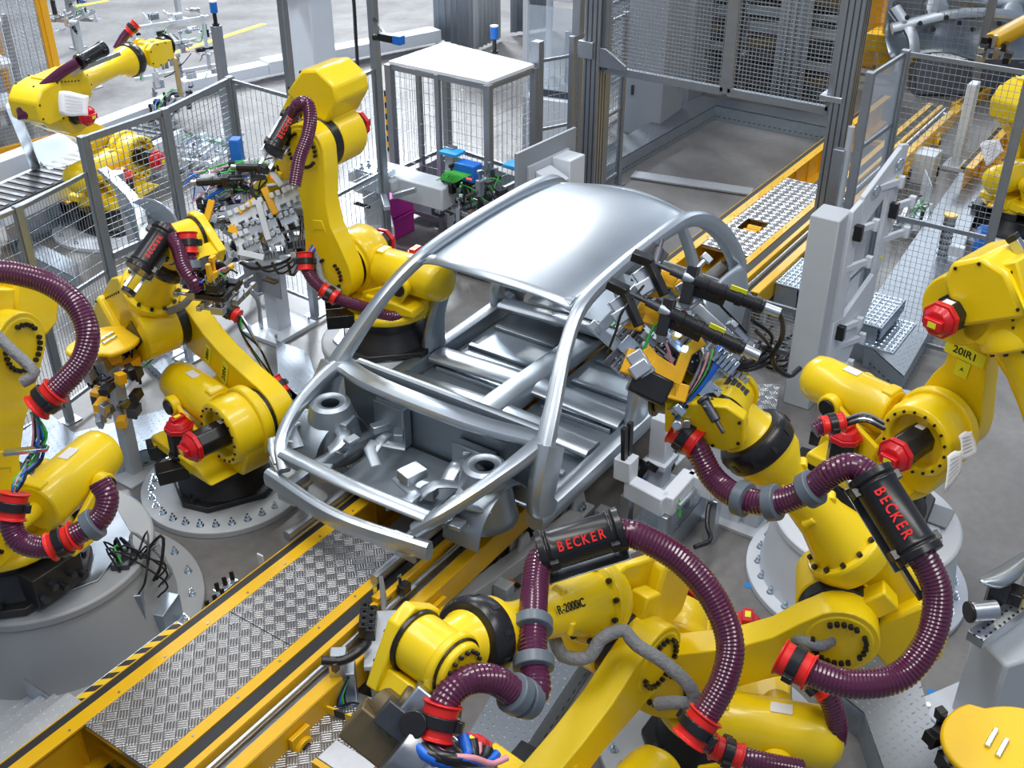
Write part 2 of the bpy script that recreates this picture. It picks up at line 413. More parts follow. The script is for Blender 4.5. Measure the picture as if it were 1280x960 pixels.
    for i in range(17):
        th = math.pi+math.pi*i/16; prof.append((.205*math.cos(th), .205*math.sin(th)))
    prof += [(.20, .08), (.155, .28), (.125, L1*.5), (.125, L1*.7), (.16, L1*.86)]
    for i in range(13):
        th = math.pi*i/12; prof.append((.18*math.cos(th), L1+.18*math.sin(th)))
    prof += [(-.15, L1*.8), (-.105, L1*.6), (-.105, L1*.4), (-.15, .25), (-.2, .08)]
    m.prism(prof, J2, an, ad, Y, .13, .28)
    m.lathe([(.27, .16), (.285, .15), (.287, .02)], J3, Y, 36)
    m.lathe([(.27, .15), (.28, .14), (.282, .02)], J2, Y, 36)
    m.prism([(-.06, .3), (-.04, .34), (.04, .34), (.06, .3), (.05, L1*.45), (-.04, L1*.45)], J2, an, ad, Y, .26, .285)
    la = m.build('lower_arm', YEL, t, .016)
    m = MB()
    for J, rr, y0 in ((J3, .118, .285), (J2, .112, .28)):
        for k in range(24):
            if k in (5, 6, 7, 13, 19): continue
            th = 2*math.pi*k/24+a; p = J+X*(rr*math.cos(th))+Z*(rr*math.sin(th))+Y*y0
            m.cyl(p-Y*.002, p+Y*.02, .0125, n=6)
    m.build('arm_bolts', BLK, la)
    m = MB(); m.cyl(J3+Y*.055, J3+Y*.134, .186, n=36); m.build('joint_seal', BLK, t, .006)
    m = MB(); m.cyl(J2+Y*.06, J2+Y*.134, .19, n=36); m.build('joint_seal', BLK, t, .006)
    # elbow housing
    def P(f_, l_, n_): return O+fd*f_+Y*l_+n*n_
    m = MB(); m.cyl(J3-Y*.2, J3+Y*.06, .195, n=32)
    m.prism([(-.2, -.2), (.15, -.2), (.22, -.1), (.22, .15), (.12, .19), (-.2, .19)], O, fd, n, Y, -.2, .05)
    m.lathe([(.12, .17), (.2, .2), (.25, .2), (.255, .19)], O-Y*.03, fd, 36)
    m.box(P(.0, .12, .0), (.12, .1, .16), Matrix((fd, Y, n)).transposed())
    el = m.build('elbow_housing', YEL, t, .014)
    m = MB()
    for k in range(12):
        th = 2*math.pi*k/12; p = P(.255, -.03+.172*math.cos(th), .172*math.sin(th)); m.cyl(p, p+fd*.018, .013, n=6)
    for k in range(8):
        p = P(-.15+.05*k*.8, -.2, .15-.01*k); m.cyl(p, p-Y*.006, .008, n=6)
    m.build('flange_bolts', BLK, el)
    m = MB()
    pr = [(-.46, -.12), (-.46, .05), (-.36, .15), (-.14, .18), (-.12, .17), (-.12, -.17), (-.2, -.19), (-.38, -.19)]
    m.prism(pr, O+fd*cs, fd, n, Y, -.25, .12 if cs == 0 else .14)
    ec = m.build('motor_cover', YEL, t, .03)
    m = MB()
    for f_, n_ in ((-.43, -.1), (-.43, .03), (-.17, .16), (-.2, -.17)): m.cyl(P(f_+cs, -.25, n_), P(f_+cs, -.257, n_), .01, n=6)
    for f_, l_ in ((-.33, -.17), (-.16, -.17), (-.33, .14), (-.16, .14)): m.cyl(P(f_+cs, l_*.7, .15), P(f_+cs, l_*.7, .188 if f_ > -.2 else .163), .01, n=6)
    m.build('cover_bolts', BLK, ec)
    if j3m: motor(J3-Y*.2, -Y, .13, .09)
    else:
        m = MB(); m.box(J3-Y*.2+fd*.0, (.16, .012, .16), Matrix((fd, Y, n)).transposed()); m.build('recess_shade', BLK, el)  # flat black plate put in for the shaded inside of the opening
    A = Robot(); A.t = t; A.J2, A.J3, A.J5, A.O, A.fd, A.n, A.Y, A.an, A.ad = J2, J3, J5, O, fd, n, Y, an, ad; A.P = P; A.L1 = L1; A.L2 = L2
    A.M = loc_of(t); A.iM = A.M.inverted(); A.w = lambda p: A.M @ p; A.arm = la; A.cover = ec; A.box = bx
    if wrist:
        m = MB(); e = L2-.42
        OY = O-Y*.03
        m.lathe([(.25, .16), (.30, .148), (.42, .115), (.6, .098), (e-.1, .095), (e, .11), (e+.07, .15), (e+.13, .155)], OY, fd, 36)
        for q in (.5, .72):
            m.cyl(OY+fd*q+n*.1-fd*0-Y*.03, OY+fd*q+n*.1+Y*.03, .022, n=12)
            m.cyl(OY+fd*q-n*.02+Y*.1-n*.03, OY+fd*q-n*.02+Y*.1+n*.03, .02, n=12)
        fa = m.build('forearm', YEL, t, .006)
        A.fa = fa
        m = MB(); m.lathe([(e+.128, .15), (e+.13, .168), (e+.15, .172), (e+.21, .172), (e+.235, .155), (e+.24, .13)], OY, fd, 36)
        rg = m.build('wrist_ring', BLK, t, .003)
        m = MB()
        for k in range(10):
            th = 2*math.pi*k/10; p = OY+fd*(e+.18)+Y*(.172*math.cos(th))+n*(.172*math.sin(th))
            M_ = Matrix((fd, Y*math.cos(th)+n*math.sin(th), Y*-math.sin(th)+n*math.cos(th))).transposed(); m.box(p, (.04, .006, .02), M_)
        m.build('ring_slots', BLR, rg)
        # wrist: rotates about fd by j4; bends about ax by j5
        c4, s4 = math.cos(R(j4)), math.sin(R(j4)); ax = Y*c4+n*s4; wn = -Y*s4+n*c4
        c5, s5 = math.cos(R(j5)), math.sin(R(j5)); td = fd*c5+wn*s5; tn = -fd*s5+wn*c5
        W5 = OY+fd*L2; A.W5 = W5; A.td = td; A.tn = tn; A.ax = ax; A.J5 = W5
        m = MB(); m.lathe([(e+.235, .13), (e+.26, .115), (L2-.06, .095), (L2, .08)], OY, fd, 32)
        m.cyl(W5-ax*.085, W5+ax*.085, .118, n=32); m.cyl(W5+ax*.08, W5+ax*.115, .135, .13, n=36)
        m.build('wrist_housing', YEL, t, .008)
        m = MB(); m.cyl(W5-ax*.1, W5-ax*.082, .128, n=32); m.build('joint_seal', BLK, t)
        m = MB(); m.cyl(W5+ax*.114, W5+ax*.122, .122, n=32); m.build('joint_seal', BLK, t)
        m = MB(); M_ = Matrix((td, ax, tn)).transposed()
        m.prism([(-.13, -.08), (-.13, .08), (-.05, .13), (.1, .11), (.22, .09), (.22, -.09), (.1, -.11), (-.05, -.13)], W5, td, tn, ax, -.16, -.1)
        m.box(W5+td*.17, (.1, .22, .16), M_)
        m.cyl(W5+ax*.12, W5+ax*.15, .115, .105, n=32)
        wb = m.build('wrist_body', YEL, t, .008)
        m = MB()
        for k in range(11):
            th = 2*math.pi*k/16; p = W5+td*(.085*math.cos(th))+tn*(.085*math.sin(th))+ax*.149; m.cyl(p, p+ax*.014, .009, n=6)
        for q in ((-.11, .06), (-.11, -.06), (0, .105), (0, -.105), (.12, .09), (.12, -.09)): m.cyl(W5+td*q[0]+tn*q[1]-ax*.158, W5+td*q[0]+tn*q[1]-ax*.168, .008, n=6)
        m.build('wrist_bolts', BLK, wb)
        m = MB(); m.cyl(W5+td*.22, W5+td*.29, .1, n=28); m.cyl(W5+td*.29, W5+td*.31, .12, n=28); m.build('tool_flange', BLK, t, .004)
        A.tool = W5+td*.31
    return A

def hose(A, pts, r=.042, rib=.0034, n=20, clamps=(), reds=(), name='hose', pitch=.016, m_=None):
    """dress-pack hose of a robot; pts are world points"""
    L = [A.iM @ V(p) for p in pts]
    m = MB(); m.tube(L, r, n, rib=rib, pitch=pitch) if rib else m.tube(L, r, n, step=.04)
    h = m.build(name, m_ or HOSE, A.t, angle=19.5 if rib else 75)
    P = smooth(L, .01)
    for q in clamps:
        i = max(1, min(len(P)-2, int(q*(len(P)-1)))); d = (P[i+1]-P[i-1]).normalized(); p = P[i]
        m = MB(); m.lathe([(-.028, r*1.12), (-.024, r*1.38), (.024, r*1.38), (.028, r*1.12)], p, d, 24); m.build('hose_ring', GRC, h, .003)
    for q in reds:
        i = max(1, min(len(P)-2, int(q*(len(P)-1)))); d = (P[i+1]-P[i-1]).normalized(); p = P[i]
        m = MB(); m.lathe([(-.065, r*1.3), (-.06, r*1.34), (-.052, r*1.16), (-.02, r*1.15)], p, d, 24); m.lathe([(.02, r*1.15), (.052, r*1.16), (.06, r*1.34), (.065, r*1.3)], p, d, 24); m.build('hose_end_ring', REDP, h, .002)
        m = MB(); m.lathe([(-.022, r*1.15), (-.022, r*1.36), (.022, r*1.36), (.022, r*1.15)], p, d, 24)
        M_ = frame(d); m.box(p+M_ @ V((0, r*1.45, 0)), (.04, .03, .03), M_); m.box(p+M_ @ V((0, -r*1.45, 0)), (.04, .03, .03), M_)
        m.build('hose_clamp', BLK, h, .003)
    return h
def becker(A, p0, p1, r=.082, sidev=None, lab=True, rail=True, upv=None, flip=1):
    """black hose retraction canister on an aluminium rail; p0, p1 world"""
    p0 = A.iM @ V(p0); p1 = A.iM @ V(p1); d = (p1-p0).normalized(); L = (p1-p0).length
    m = MB(); m.lathe([(0, r*.78), (0, r*1.10), (.03, r*1.12), (.04, r*.98), (.05, r*1.06), (.065, r), (L-.065, r), (L-.05, r*1.06), (L-.04, r*.98), (L-.03, r*1.12), (L, r*1.10), (L, r*.78)], p0, d, 36, caps=True)
    up = A.iM.to_3x3() @ V(upv or (0, 0, 1)); up = (up-d*up.dot(d)).normalized(); sd = d.cross(up)
    for q in (.05, L-.05):
        for g in (-1, 1): m.box(p0+d*q+sd*(g*r*1.12), (.04, .03, .04), Matrix((d, sd, up)).transposed())
    c = m.build('retraction_canister', BLK, A.t, .003)
    if lab:
        cl = A.iM.to_3x3() @ (CAMP-A.M @ ((p0+p1)/2)); fc = (cl-d*cl.dot(d)).normalized()   # faces outward from the arm
        xx = d*flip; yy = fc.cross(xx)
        sp = min(.066, (L-.15)/6); its = []
        for i, ch in enumerate('BECKER'):
            off = (i-2.5)*sp
            M_ = Matrix((xx, yy, fc)).transposed().to_4x4(); M_.translation = (p0+p1)/2+xx*off+fc*(r+.001)
            # one letter at a time so the word lies on the round shell
            its.append((ch, min(.1, sp*1.62), M_ @ Matrix.Diagonal((.8, 1, 1, 1))))
        text_mesh(its, REDT, c, .0015, 'lettering', 'red word on the black canister')
    if rail:
        m = MB()
        for g in (-1, 1): m.bar(p0-d*.05+sd*(g*.035)-up*(r*1.45), p1+d*.1+sd*(g*.035)-up*(r*1.45), .022, .03, up)
        m.bar(p0-d*.0-up*(r*1.25), p1-up*(r*1.25), .16, .006, up)
        rl = m.build('guide_rail', ALU, A.t, .002)
        m = MB(); m.cyl(p1+d*.1-up*(r*1.45), p1+d*.13-up*(r*1.45), .045, n=8)
        m.build('rail_end_cap', BLK, rl, .003)
    return c
def cables(A_t, iM, starts, ends, mats, r=.007, sag=.1, seed=0, name='cable', mid=None):
    rnd = random.Random(seed)
    for i, (s_, e) in enumerate(zip(starts, ends)):
        s_ = iM @ V(s_); e = iM @ V(e); md = (s_+e)/2+V((rnd.uniform(-1, 1), rnd.uniform(-1, 1), rnd.uniform(-1, .6)))*sag
        m = MB(); m.tube([s_, s_.lerp(md, .5)+V((rnd.uniform(-1, 1), rnd.uniform(-1, 1), rnd.uniform(-1, 1)))*sag*.3, md, e.lerp(md, .5)+V((rnd.uniform(-1, 1), rnd.uniform(-1, 1), rnd.uniform(-1, 1)))*sag*.3, e], r, 6)
        m.build(name, mats[i % len(mats)], A_t)
# ---------------------------------------------------------------- robots of the cell
def base_plate(label, c, r, hgt=.04, bolts=24, group=None, cyl=None, nb=None, mat_=GRY):
    """round bolted foot; cyl = (radius_bottom, radius_top, height) for a pedestal"""
    t = thing('robot_pedestal' if cyl else 'robot_base_plate', label, 'robot pedestal' if cyl else 'base plate', (c[0], c[1], 0))
    m = MB(); m.lathe([(0.002, r), (hgt, r), (hgt+.006, r-.008)], (0, 0, 0), (0, 0, 1), 96); fl = m.build('foot_plate', mat_, t, .003)
    for k in range(bolts):
        th = 2*math.pi*(k+.3)/bolts; p = V((math.cos(th), math.sin(th), 0))*(r-.075)
        m = MB(); m.cyl(p+V((0, 0, hgt)), p+V((0, 0, hgt+.008)), .026, n=16); m.cyl(p+V((0, 0, hgt+.008)), p+V((0, 0, hgt+.03)), .019, n=6); m.cyl(p+V((0, 0, hgt+.03)), p+V((0, 0, hgt+.055)), .009, n=8)
        m.build('anchor_bolt', ZINC, t)
    if cyl:
        rb, rt, h = cyl
        m = MB(); m.lathe([(hgt, rb), (h-.06, rt), (h-.055, rt+.015), (h-.012, rt+.015), (h, rt)], (0, 0, 0), (0, 0, 1), 96); m.build('pedestal_body', mat_, t, .004)
        m = MB(); m.lathe([(h-.002, rt*.84), (h+.014, rt*.84)], (0, 0, 0), (0, 0, 1), 8); m.build('mounting_plate', ALD, t, .004)
    return t
base_plate('round bolted grey base plate under the robot left of the blurred car', (4.12, 5.27), .58, .045, 30)
RC = robot('yellow robot labelled 20IR4 on a flat round base plate, left of the car', (4.13, 5.28, .052), -100, -68, 44, L1=1.0, L2=.98, x2=.38, h2=.66, box=150, j5=75, j4=180, j3m=False)
base_plate('tall grey cylindrical pedestal behind the left side of the car', (5.59, 5.0), .62, .04, 20, cyl=(.47, .46, .62))
RB = robot('yellow robot standing upright on a grey pedestal behind the car, holding a large gripper', (5.58, 4.93, .635), 94, 8, -56, L1=.92, L2=1.15, x2=.30, h2=.58, box=135, j5=0)
base_plate('light grey round pedestal with wide bolted flange, right of the gripper robot arm', (5.70, 1.26), .68, .04, 26, cyl=(.60, .545, .50), mat_=GRW)
pe = bpy.data.objects['robot_pedestal.001']
for q, (dx, dy, sx, sy) in enumerate(((.22, -.36, .2, .16), (-.1, .38, .16, .12))):
    m = MB(); m.box((dx, dy, .518), (sx, sy, .012)); m.build('dark_pad', GRD, pe, .003)
RE = robot('yellow robot labelled 20IR1 on the light grey pedestal at the right edge', (5.80, 1.27, .515), -104, 4, -60, L1=.86, L2=1.28, x2=.27, h2=.70, box=95, cs=.2)
base_plate('round grey base plate under the robot at the bottom edge, right of centre', (3.98, 1.42), .62, .045, 28)
RF = robot('yellow robot reaching from the bottom right towards the car, holding a gripper', (3.98, 1.41, .052), 112, -58, 48, L1=.9, L2=1.17, x2=.29, h2=.60, box=0, j4=165, j5=50, bal=.42)
base_plate('round base plate of the robot at the bottom centre', (2.70, 1.87), .62, .045, 24)
RG = robot('yellow robot at the bottom centre with a burgundy hose loop and its arm reaching left', (2.69, 1.87, .052), 173, -71, 23, L1=1.09, L2=1.27, x2=.31, h2=.67, box=0, j4=0, j5=-75, bal=.48)
base_plate('massive grey conical pedestal in the lower left corner', (2.62, 5.12), .86, .04, 22, cyl=(.70, .62, .55), mat_=PEDG)
RD = robot('yellow robot on the massive grey pedestal at the left edge', (2.42, 5.02, .565), 195, -30, 25, L1=.96, L2=1.2, x2=.33, h2=.6, box=0, j5=0, bal=.34)
base_plate('white round base plate in the neighbouring cell beyond the left fence', (6.62, 9.58), .62, .04, 12, mat_=GRW)
RA = robot('yellow robot beyond the left fence with a paper sheet taped to its elbow', (6.64, 9.58, .045), 9, -48, 2, L1=1.03, L2=1.27, x2=.35, h2=.64, box=180, j5=0)
# ---------------------------------------------------------------- setting: floor
def floor_mat():
    m = bpy.data.materials.new('polished_concrete'); m.use_nodes = True; nt = m.node_tree; b = nt.nodes['Principled BSDF']; L = nt.links.new
    tc = nt.nodes.new('ShaderNodeTexCoord')
    def noise(sc, det=6, src=None):
        n = nt.nodes.new('ShaderNodeTexNoise'); n.inputs['Scale'].default_value = sc; n.inputs['Detail'].default_value = det; L(src or tc.outputs['Object'], n.inputs['Vector']); return n.outputs['Fac']
    def ramp(f, stops):
        r = nt.nodes.new('ShaderNodeValToRGB'); L(f, r.inputs[0]); e = r.color_ramp.elements
        e[0].position, e[0].color = stops[0][0], (*stops[0][1], 1); e[1].position, e[1].color = stops[1][0], (*stops[1][1], 1); return r.outputs[0]
    a = ramp(noise(1.3), [(.3, (.14, .133, .13)), (.7, (.22, .215, .212))])
    c = ramp(noise(14, 8), [(.35, (.9, .9, .9)), (.65, (1.05, 1.05, 1.05))])
    mx = nt.nodes.new('ShaderNodeMix'); mx.data_type = 'RGBA'; mx.blend_type = 'MULTIPLY'; mx.inputs[0].default_value = 1; L(a, mx.inputs[6]); L(c, mx.inputs[7]); L(mx.outputs[2], b.inputs['Base Color'])
    mr = nt.nodes.new('ShaderNodeMapRange'); mr.inputs[3].default_value = .24; mr.inputs[4].default_value = .5; L(noise(3.5, 8), mr.inputs[0]); L(mr.outputs[0], b.inputs['Roughness'])
    return m
FLOOR = floor_mat()
m = MB(); m.box((18, 8, -.05), (80, 70, .1)); tag(m.build('floor', FLOOR), 'polished grey brown concrete floor of the production hall', None, kind='structure')
# painted yellow floor lines of the far aisle
FLY = mat('floor_line_yellow', (.85, .55, .05), .5, noise=(3, .1))
for i, (p, q) in enumerate((((95, 8), (135, 1)), ((200, 72), (330, 30)), ((850, 10), (900, 22)), ((845, 30), (905, 42)))):
    a, b = at(*p), at(*q)
    mb = MB(); mb.bar((a.x, a.y, .003), (b.x, b.y, .003), .12, .004)
    tag(mb.build('trim_%d' % (i+1), FLY), None, None, kind='structure')

# ---------------------------------------------------------------- conveyor
DZ = .45
def beam(name, parent, x0, x1, y0, y1, z0, z1, m_, iv, bevel=.003):
    mb = MB(); mb.box(((x0+x1)/2, (y0+y1)/2, (z0+z1)/2), (x1-x0, y1-y0, z1-z0)); return mb.build(name, m_, parent, bevel, xf=iv)
def conveyor(label, x0, x1, yo=0., side=True, group=None, zo=0.):
    t = thing('belt_conveyor', label, 'conveyor', (x0, 3.68+yo, 0), 0, group); iv = inv(t)
    Z0 = DZ+zo
    # left side: belt track, yellow channel
    mb = MB(); mb.box(((x0+x1)/2, 3.95+yo, Z0-.008), (x1-x0, .08, .016)); mb.box(((x0+x1)/2, 3.985+yo, Z0-.17), (x1-x0, .012, .32)); mb.box(((x0+x1)/2, 3.94+yo, Z0-.33), (x1-x0, .10, .012)); mb.box(((x0+x1)/2, 4.042+yo, Z0-.03), (x1-x0, .006, .06))
    fr = mb.build('side_frame', YEL2, t, xf=iv, bevel=.002)
    mb = MB()
    x = x0+.3
    while x < x1: mb = MB(); mb.box((x, 3.975+yo, Z0-.17), (.012, .03, .30)); mb.build('frame_rib', YEL2, fr, xf=iv); x += .38
    mb = MB(); x = x0+.1
    while x < x1-.05: mb.cyl((x, 3.935+yo, Z0), (x, 3.935+yo, Z0+.004), .007, n=8); mb.cyl((x+.02, 3.41+yo, Z0), (x+.02, 3.41+yo, Z0+.004), .007, n=8); x += .3
    mb.build('frame_screws', STEEL, fr, xf=iv)
    beam('belt', t, x0, x1, 3.99+yo, 4.038+yo, Z0-.03, Z0-.004, BLR, iv)
    mb = MB(); mb.box(((x0+x1)/2, 3.41+yo, Z0-.008), (x1-x0, .065, .016)); mb.box(((x0+x1)/2, 3.384+yo, Z0-.17), (x1-x0, .012, .32))
    mb.build('side_frame', YEL2, t, xf=iv, bevel=.002)
    beam('belt', t, x0, x1, 3.302+yo, 3.374+yo, Z0-.035, Z0-.006, BLR, iv)
    mb = MB(); mb.box(((x0+x1)/2, 3.28+yo, Z0-.006), (x1-x0, .04, .012)); mb.box(((x0+x1)/2, 3.268+yo, Z0-.12), (x1-x0, .01, .22))
    mb.build('guide_rail', YEL2, t, xf=iv, bevel=.002)
    if side:
        mb = MB(); mb.cyl((x0, 3.235+yo, Z0-.05), (x1, 3.235+yo, Z0-.05), .018, n=12); mb.box(((x0+x1)/2, 3.215+yo, Z0-.10), (x1-x0, .05, .03))
        mb.build('drive_profile', ALU, t, xf=iv)
        mb = MB(); mb.box(((x0+x1)/2, 3.14+yo, Z0-.06), (x1-x0, .075, .012)); mb.box(((x0+x1)/2, 3.105+yo, Z0-.14), (x1-x0, .012, .16)); mb.box(((x0+x1)/2, 3.125+yo, Z0-.225), (x1-x0, .05, .012))
        mb.build('outer_frame', YEL2, t, xf=iv, bevel=.002)
        x = x0+.55
        while x < x1-.2:
            mb = MB(); mb.cyl((x, 3.09+yo, Z0-.22), (x, 3.04+yo, Z0-.22), .06, n=20); mb.box((x, 3.08+yo, Z0-.17), (.13, .03, .1))
            wh = mb.build('roller_bearing', YEL2, t, .004, xf=iv)
            mb = MB(); mb.cyl((x, 3.045+yo, Z0-.22), (x, 3.03+yo, Z0-.22), .035, n=16); mb.build('bearing_cap', BLK, wh, xf=iv); x += 1.15
    x = x0+.25
    while x < x1:
        mb = MB(); mb.box((x, 3.68+yo, Z0-.31), (.09, .6, .05)); mb.build('cross_member', YEL2, t, .003, xf=iv)
        for y in (3.95, 3.3, 3.12):
            mb = MB(); mb.box((x, y+yo, (Z0-.33)/2), (.06, .05, Z0-.33)); mb.build('leg', YEL2 if y > 3.9 else GRY, t, .002, xf=iv)
        x += .95
    return t, iv
cv, civ = conveyor('long yellow conveyor with black belt tracks running under the car', .9, 7.35)
for k, x in enumerate((4.3, 5.6, 6.9)):
    mb = MB(); mb.box((x, 3.66, DZ-.27), (.5, .42, .03)); mb.build('gearbox_plate', GRY, cv, .003, xf=civ)
cf, cfiv = conveyor('yellow conveyor section beyond the car leading through the mesh gate', 8.3, 14.2)
cg, cgiv = conveyor('yellow conveyor far beyond the right fence near the car underbody', 12.2, 21.5, yo=-1.55)
def tread(label, x0, x1, y0, y1, z, m_=CHK, hole=None, name='tread_plate', t_=.008, edge=True):
    t = thing(name, label, 'floor plate', ((x0+x1)/2, (y0+y1)/2, z)); iv = inv(t); mb = MB()
    if hole:
        a, b, c, d = hole
        for (p, q, r_, s_) in ((x0, a, y0, y1), (b, x1, y0, y1), (a, b, y0, c), (a, b, d, y1)): mb.box(((p+q)/2, (r_+s_)/2, z), (q-p, s_-r_, t_))
    else: mb.box(((x0+x1)/2, (y0+y1)/2, z), (x1-x0, y1-y0, t_))
    mb.build('plate', m_, t, xf=iv)
    mb = MB()
    for px in (x0+.06, x1-.06):
        for py in (y0+.08, y1-.08): mb.cyl((px, py, z+t_/2), (px, py, z+t_/2+.003), .012, n=10)
    mb.build('plate_screws', STEEL, t, xf=iv)
    if edge:
        mb = MB(); mb.box((x1-.004, (y0+y1)/2, z-.015), (.008, y1-y0, .03)); mb.box((x0+.004, (y0+y1)/2, z-.015), (.008, y1-y0, .03)); mb.build('folded_edge', ALU, t, xf=iv)
    return t
tread('checker plate between the yellow rails, nearest the bottom left corner', 1.965, 2.935, 3.445, 3.908, DZ-.006)
tread('checker plate between the yellow rails, next to the front of the car', 2.94, 3.83, 3.445, 3.908, DZ-.006)
hl = thing('tread_plate', '', 'floor plate'); bpy.data.objects.remove(hl)
tread('far checker plate with a square cut-out between the yellow rails', 8.83, 10.83, 3.445, 3.908, DZ-.006, hole=(9.35, 9.62, 3.58, 3.80))
wt = thing('conveyor_roller_unit', 'small yellow twin wheels showing through the cut-out of the far plate', 'rollers', (9.48, 3.69, DZ-.2)); wi = inv(wt)
for dx in (-.05, .06):
    mb = MB(); mb.cyl((9.48+dx, 3.62, DZ-.07), (9.48+dx, 3.76, DZ-.07), .045, n=20); mb.build('wheel', YEL2, wt, .004, xf=wi)
mb = MB(); mb.box((9.48, 3.69, DZ-.16), (.3, .25, .06)); mb.build('axle_block', DSTEEL, wt, xf=wi)
# sensors, brackets along the rail
for (u, v, lab) in ((474, 748, 'small yellow-topped sensor on the rail below the front of the car'), (505, 735, 'small black sensor with metal flag on the conveyor rail')):
    p = at(u, v, DZ); t = thing('rail_sensor', lab, 'sensor', (p.x, p.y, DZ-.02)); mb = MB(); mb.box((0, 0, .02), (.07, .05, .06)); mb.build('housing', YEL2 if u < 500 else BLK, t, .004)
    mb = MB(); mb.box((.0, .03, .05), (.03, .008, .1)); mb.box((.02, -.02, -.01), (.1, .02, .015)); mb.build('bracket', ZINC, t)
# steps and hazard-striped step edge, lower left
t = thing('access_steps', 'aluminium steps with worn treads beside the conveyor at the bottom left corner', 'steps', (1.5, 4.3, 0)); iv = inv(t)
for k, (y0, y1, z) in enumerate(((4.06, 4.19, .40), (4.19, 4.34, .30), (4.34, 4.49, .20), (4.49, 4.64, .10))):
    mb = MB(); mb.box((1.45, (y0+y1)/2, z), (1.25, y1-y0, .012)); mb.box((1.45, y1, z-.04), (1.25, .008, .09)); mb.build('step', ATR, t, .002, xf=iv)
mb = MB(); mb.box((2.08, 4.34, .12), (.01, .6, .24)); mb.build('side_plate', ALU, t, xf=iv)
t = thing('edge_kerb', 'kerb strip with black and yellow diagonal hazard tape next to the big pedestal', 'kerb', (2.4, 4.11, 0)); iv = inv(t)
mb = MB(); mb.box((2.41, 4.11, .36), (.72, .11, .02)); mb.box((2.41, 4.166, .2), (.72, .006, .34)); mb.build('strip', ALU, t, .002, xf=iv)
mb = MB(); mb.box((2.41, 4.125, .3715), (.70, .07, .002)); mb.build('hazard_tape', HAZ, t, xf=iv)
# small items left of the belt
for (u, v, lab, m_) in ((280, 720, 'silver clamp block with black levers beside the belt', ZINC), (268, 742, 'black and silver end stop on the floor side of the belt', DSTEEL)):
    p = at(u, v, .3); t = thing('stop_block', lab, 'stop', (p.x, p.y, 0)); mb = MB(); mb.box((0, 0, .2), (.16, .07, .06)); mb.box((.0, 0, .08), (.05, .05, .18)); mb.build('body', m_, t, .004)
    mb = MB()
    for k in range(3): mb.cyl((-.06+.06*k, 0, .22), (-.05+.06*k, .02, .27), .014, n=8)
    mb.build('lever', BLK, t)
p = at(326, 700, .25); t = thing('reflector_post', 'small white reflector tag standing by the conveyor edge', 'reflector', (p.x, p.y, 0)); mb = MB(); mb.box((0, 0, .12), (.01, .02, .24)); mb.build('stem', ZINC, t); mb = MB(); mb.box((0, 0, .25), (.012, .05, .09)); mb.build('tag_plate', LBW, t, .004)
# sticker dots on the floor
for (u, v, lab) in ((162, 622, 'blue oval sticker on the floor between the two left robots'), (588, 840, ''), (1125, 813, 'blue sticker on the floor beneath the round pedestal flange'), (1165, 866, 'blue sticker on the floor beside the white square foot plate'), (936, 732, 'blue dot sticker on the floor left of the round flange')):
    if not lab: continue
    p = at(u, v); mb = MB(); mb.cyl((0, 0, .001), (0, 0, .003), .028, n=20); o = mb.build('floor_sticker', mat('sticker_blue', (.02, .25, .7), .5, noise=(8, .05))); o.location = (p.x, p.y, 0); tag(o, lab, 'sticker')
p = at(222, 741); mb = MB(); mb.bar(at(213, 741, .002), at(226, 741, .002), .02, .003); tag(mb.build('floor_tape_mark', FLY), 'short yellow tape mark on the floor beside the big grey pedestal', 'tape mark')

# ---------------------------------------------------------------- galvanised cable ducts and walkways
def duct(label, pts, h, m_=CHK2, wall=.006, name='cable_duct', lip=True):
    """closed sheet-metal duct following a floor outline (list of (x, y))"""
    pts = [V((p[0], p[1], 0)) for p in pts]; c = sum(pts, V())/len(pts)
    t = thing(name, label, 'cable duct', (c.x, c.y, 0)); iv = inv(t)
    mb = MB(); n = len(pts); mb.add([p+V((0, 0, h)) for p in pts]+[p+V((0, 0, h-.006)) for p in pts], [tuple(range(n)), tuple(range(n, 2*n))[::-1]]+[(i, (i+1) % n, (i+1) % n+n, i+n) for i in range(n)])
    mb.build('lid', m_, t, xf=iv)
    mb = MB()
    for i in range(n):
        a, b = pts[i], pts[(i+1) % n]; mb.bar(a+V((0, 0, h/2-.005)), b+V((0, 0, h/2-.005)), .004, h-.014)
    sd = mb.build('side_panel', GALV, t, xf=iv)
    mb = MB()
    for i in range(n):
        a, b = pts[i], pts[(i+1) % n]; d = (b-a); L = d.length
        if L < .4: continue
        d.normalize(); o_ = V((d.y, -d.x, 0)); k = .06
        if (a+d*L/2+o_*.1-c).length < (a+d*L/2-c).length: o_ = -o_
        while k < L-.05: mb.bar(a+d*k+o_*.003+V((0, 0, h*.28)), a+d*(k+.03)+o_*.003+V((0, 0, h*.28)), .004, .008); k += .07
    mb.build('slots', BLK, sd, xf=iv)
    return t
def xy(*l): return [tuple(at(u, v, z))[:2] for u, v, z in l]
H1 = .16
duct('galvanised cable duct crossing behind the left robots', xy((92, 541, H1), (240, 503, H1), (240, 545, H1), (132, 575, H1)), H1, CHK3)
duct('galvanised corner duct left of the crossing duct, under the parked gripper', xy((0, 560, H1), (60, 515, H1), (92, 541, H1), (132, 575, H1), (60, 600, H1)), H1, CHK3)
duct('galvanised duct passing behind the round base plate towards the car', xy((242, 503, H1), (345, 470, H1), (480, 590, H1), (475, 612, H1), (340, 520, H1), (242, 545, H1)), H1, CHK2)
duct('galvanised duct from the tool stand down to the conveyor', xy((345, 425, H1), (385, 440, H1), (410, 520, H1), (350, 500, H1)), H1, CHK2)
H2 = .2
duct('wide tread plate walkway beneath the bottom centre robot arm', xy((560, 960, H2), (620, 860, H2), (700, 790, H2), (745, 800, H2), (640, 960, H2)), H2, CHK2, name='walkway')
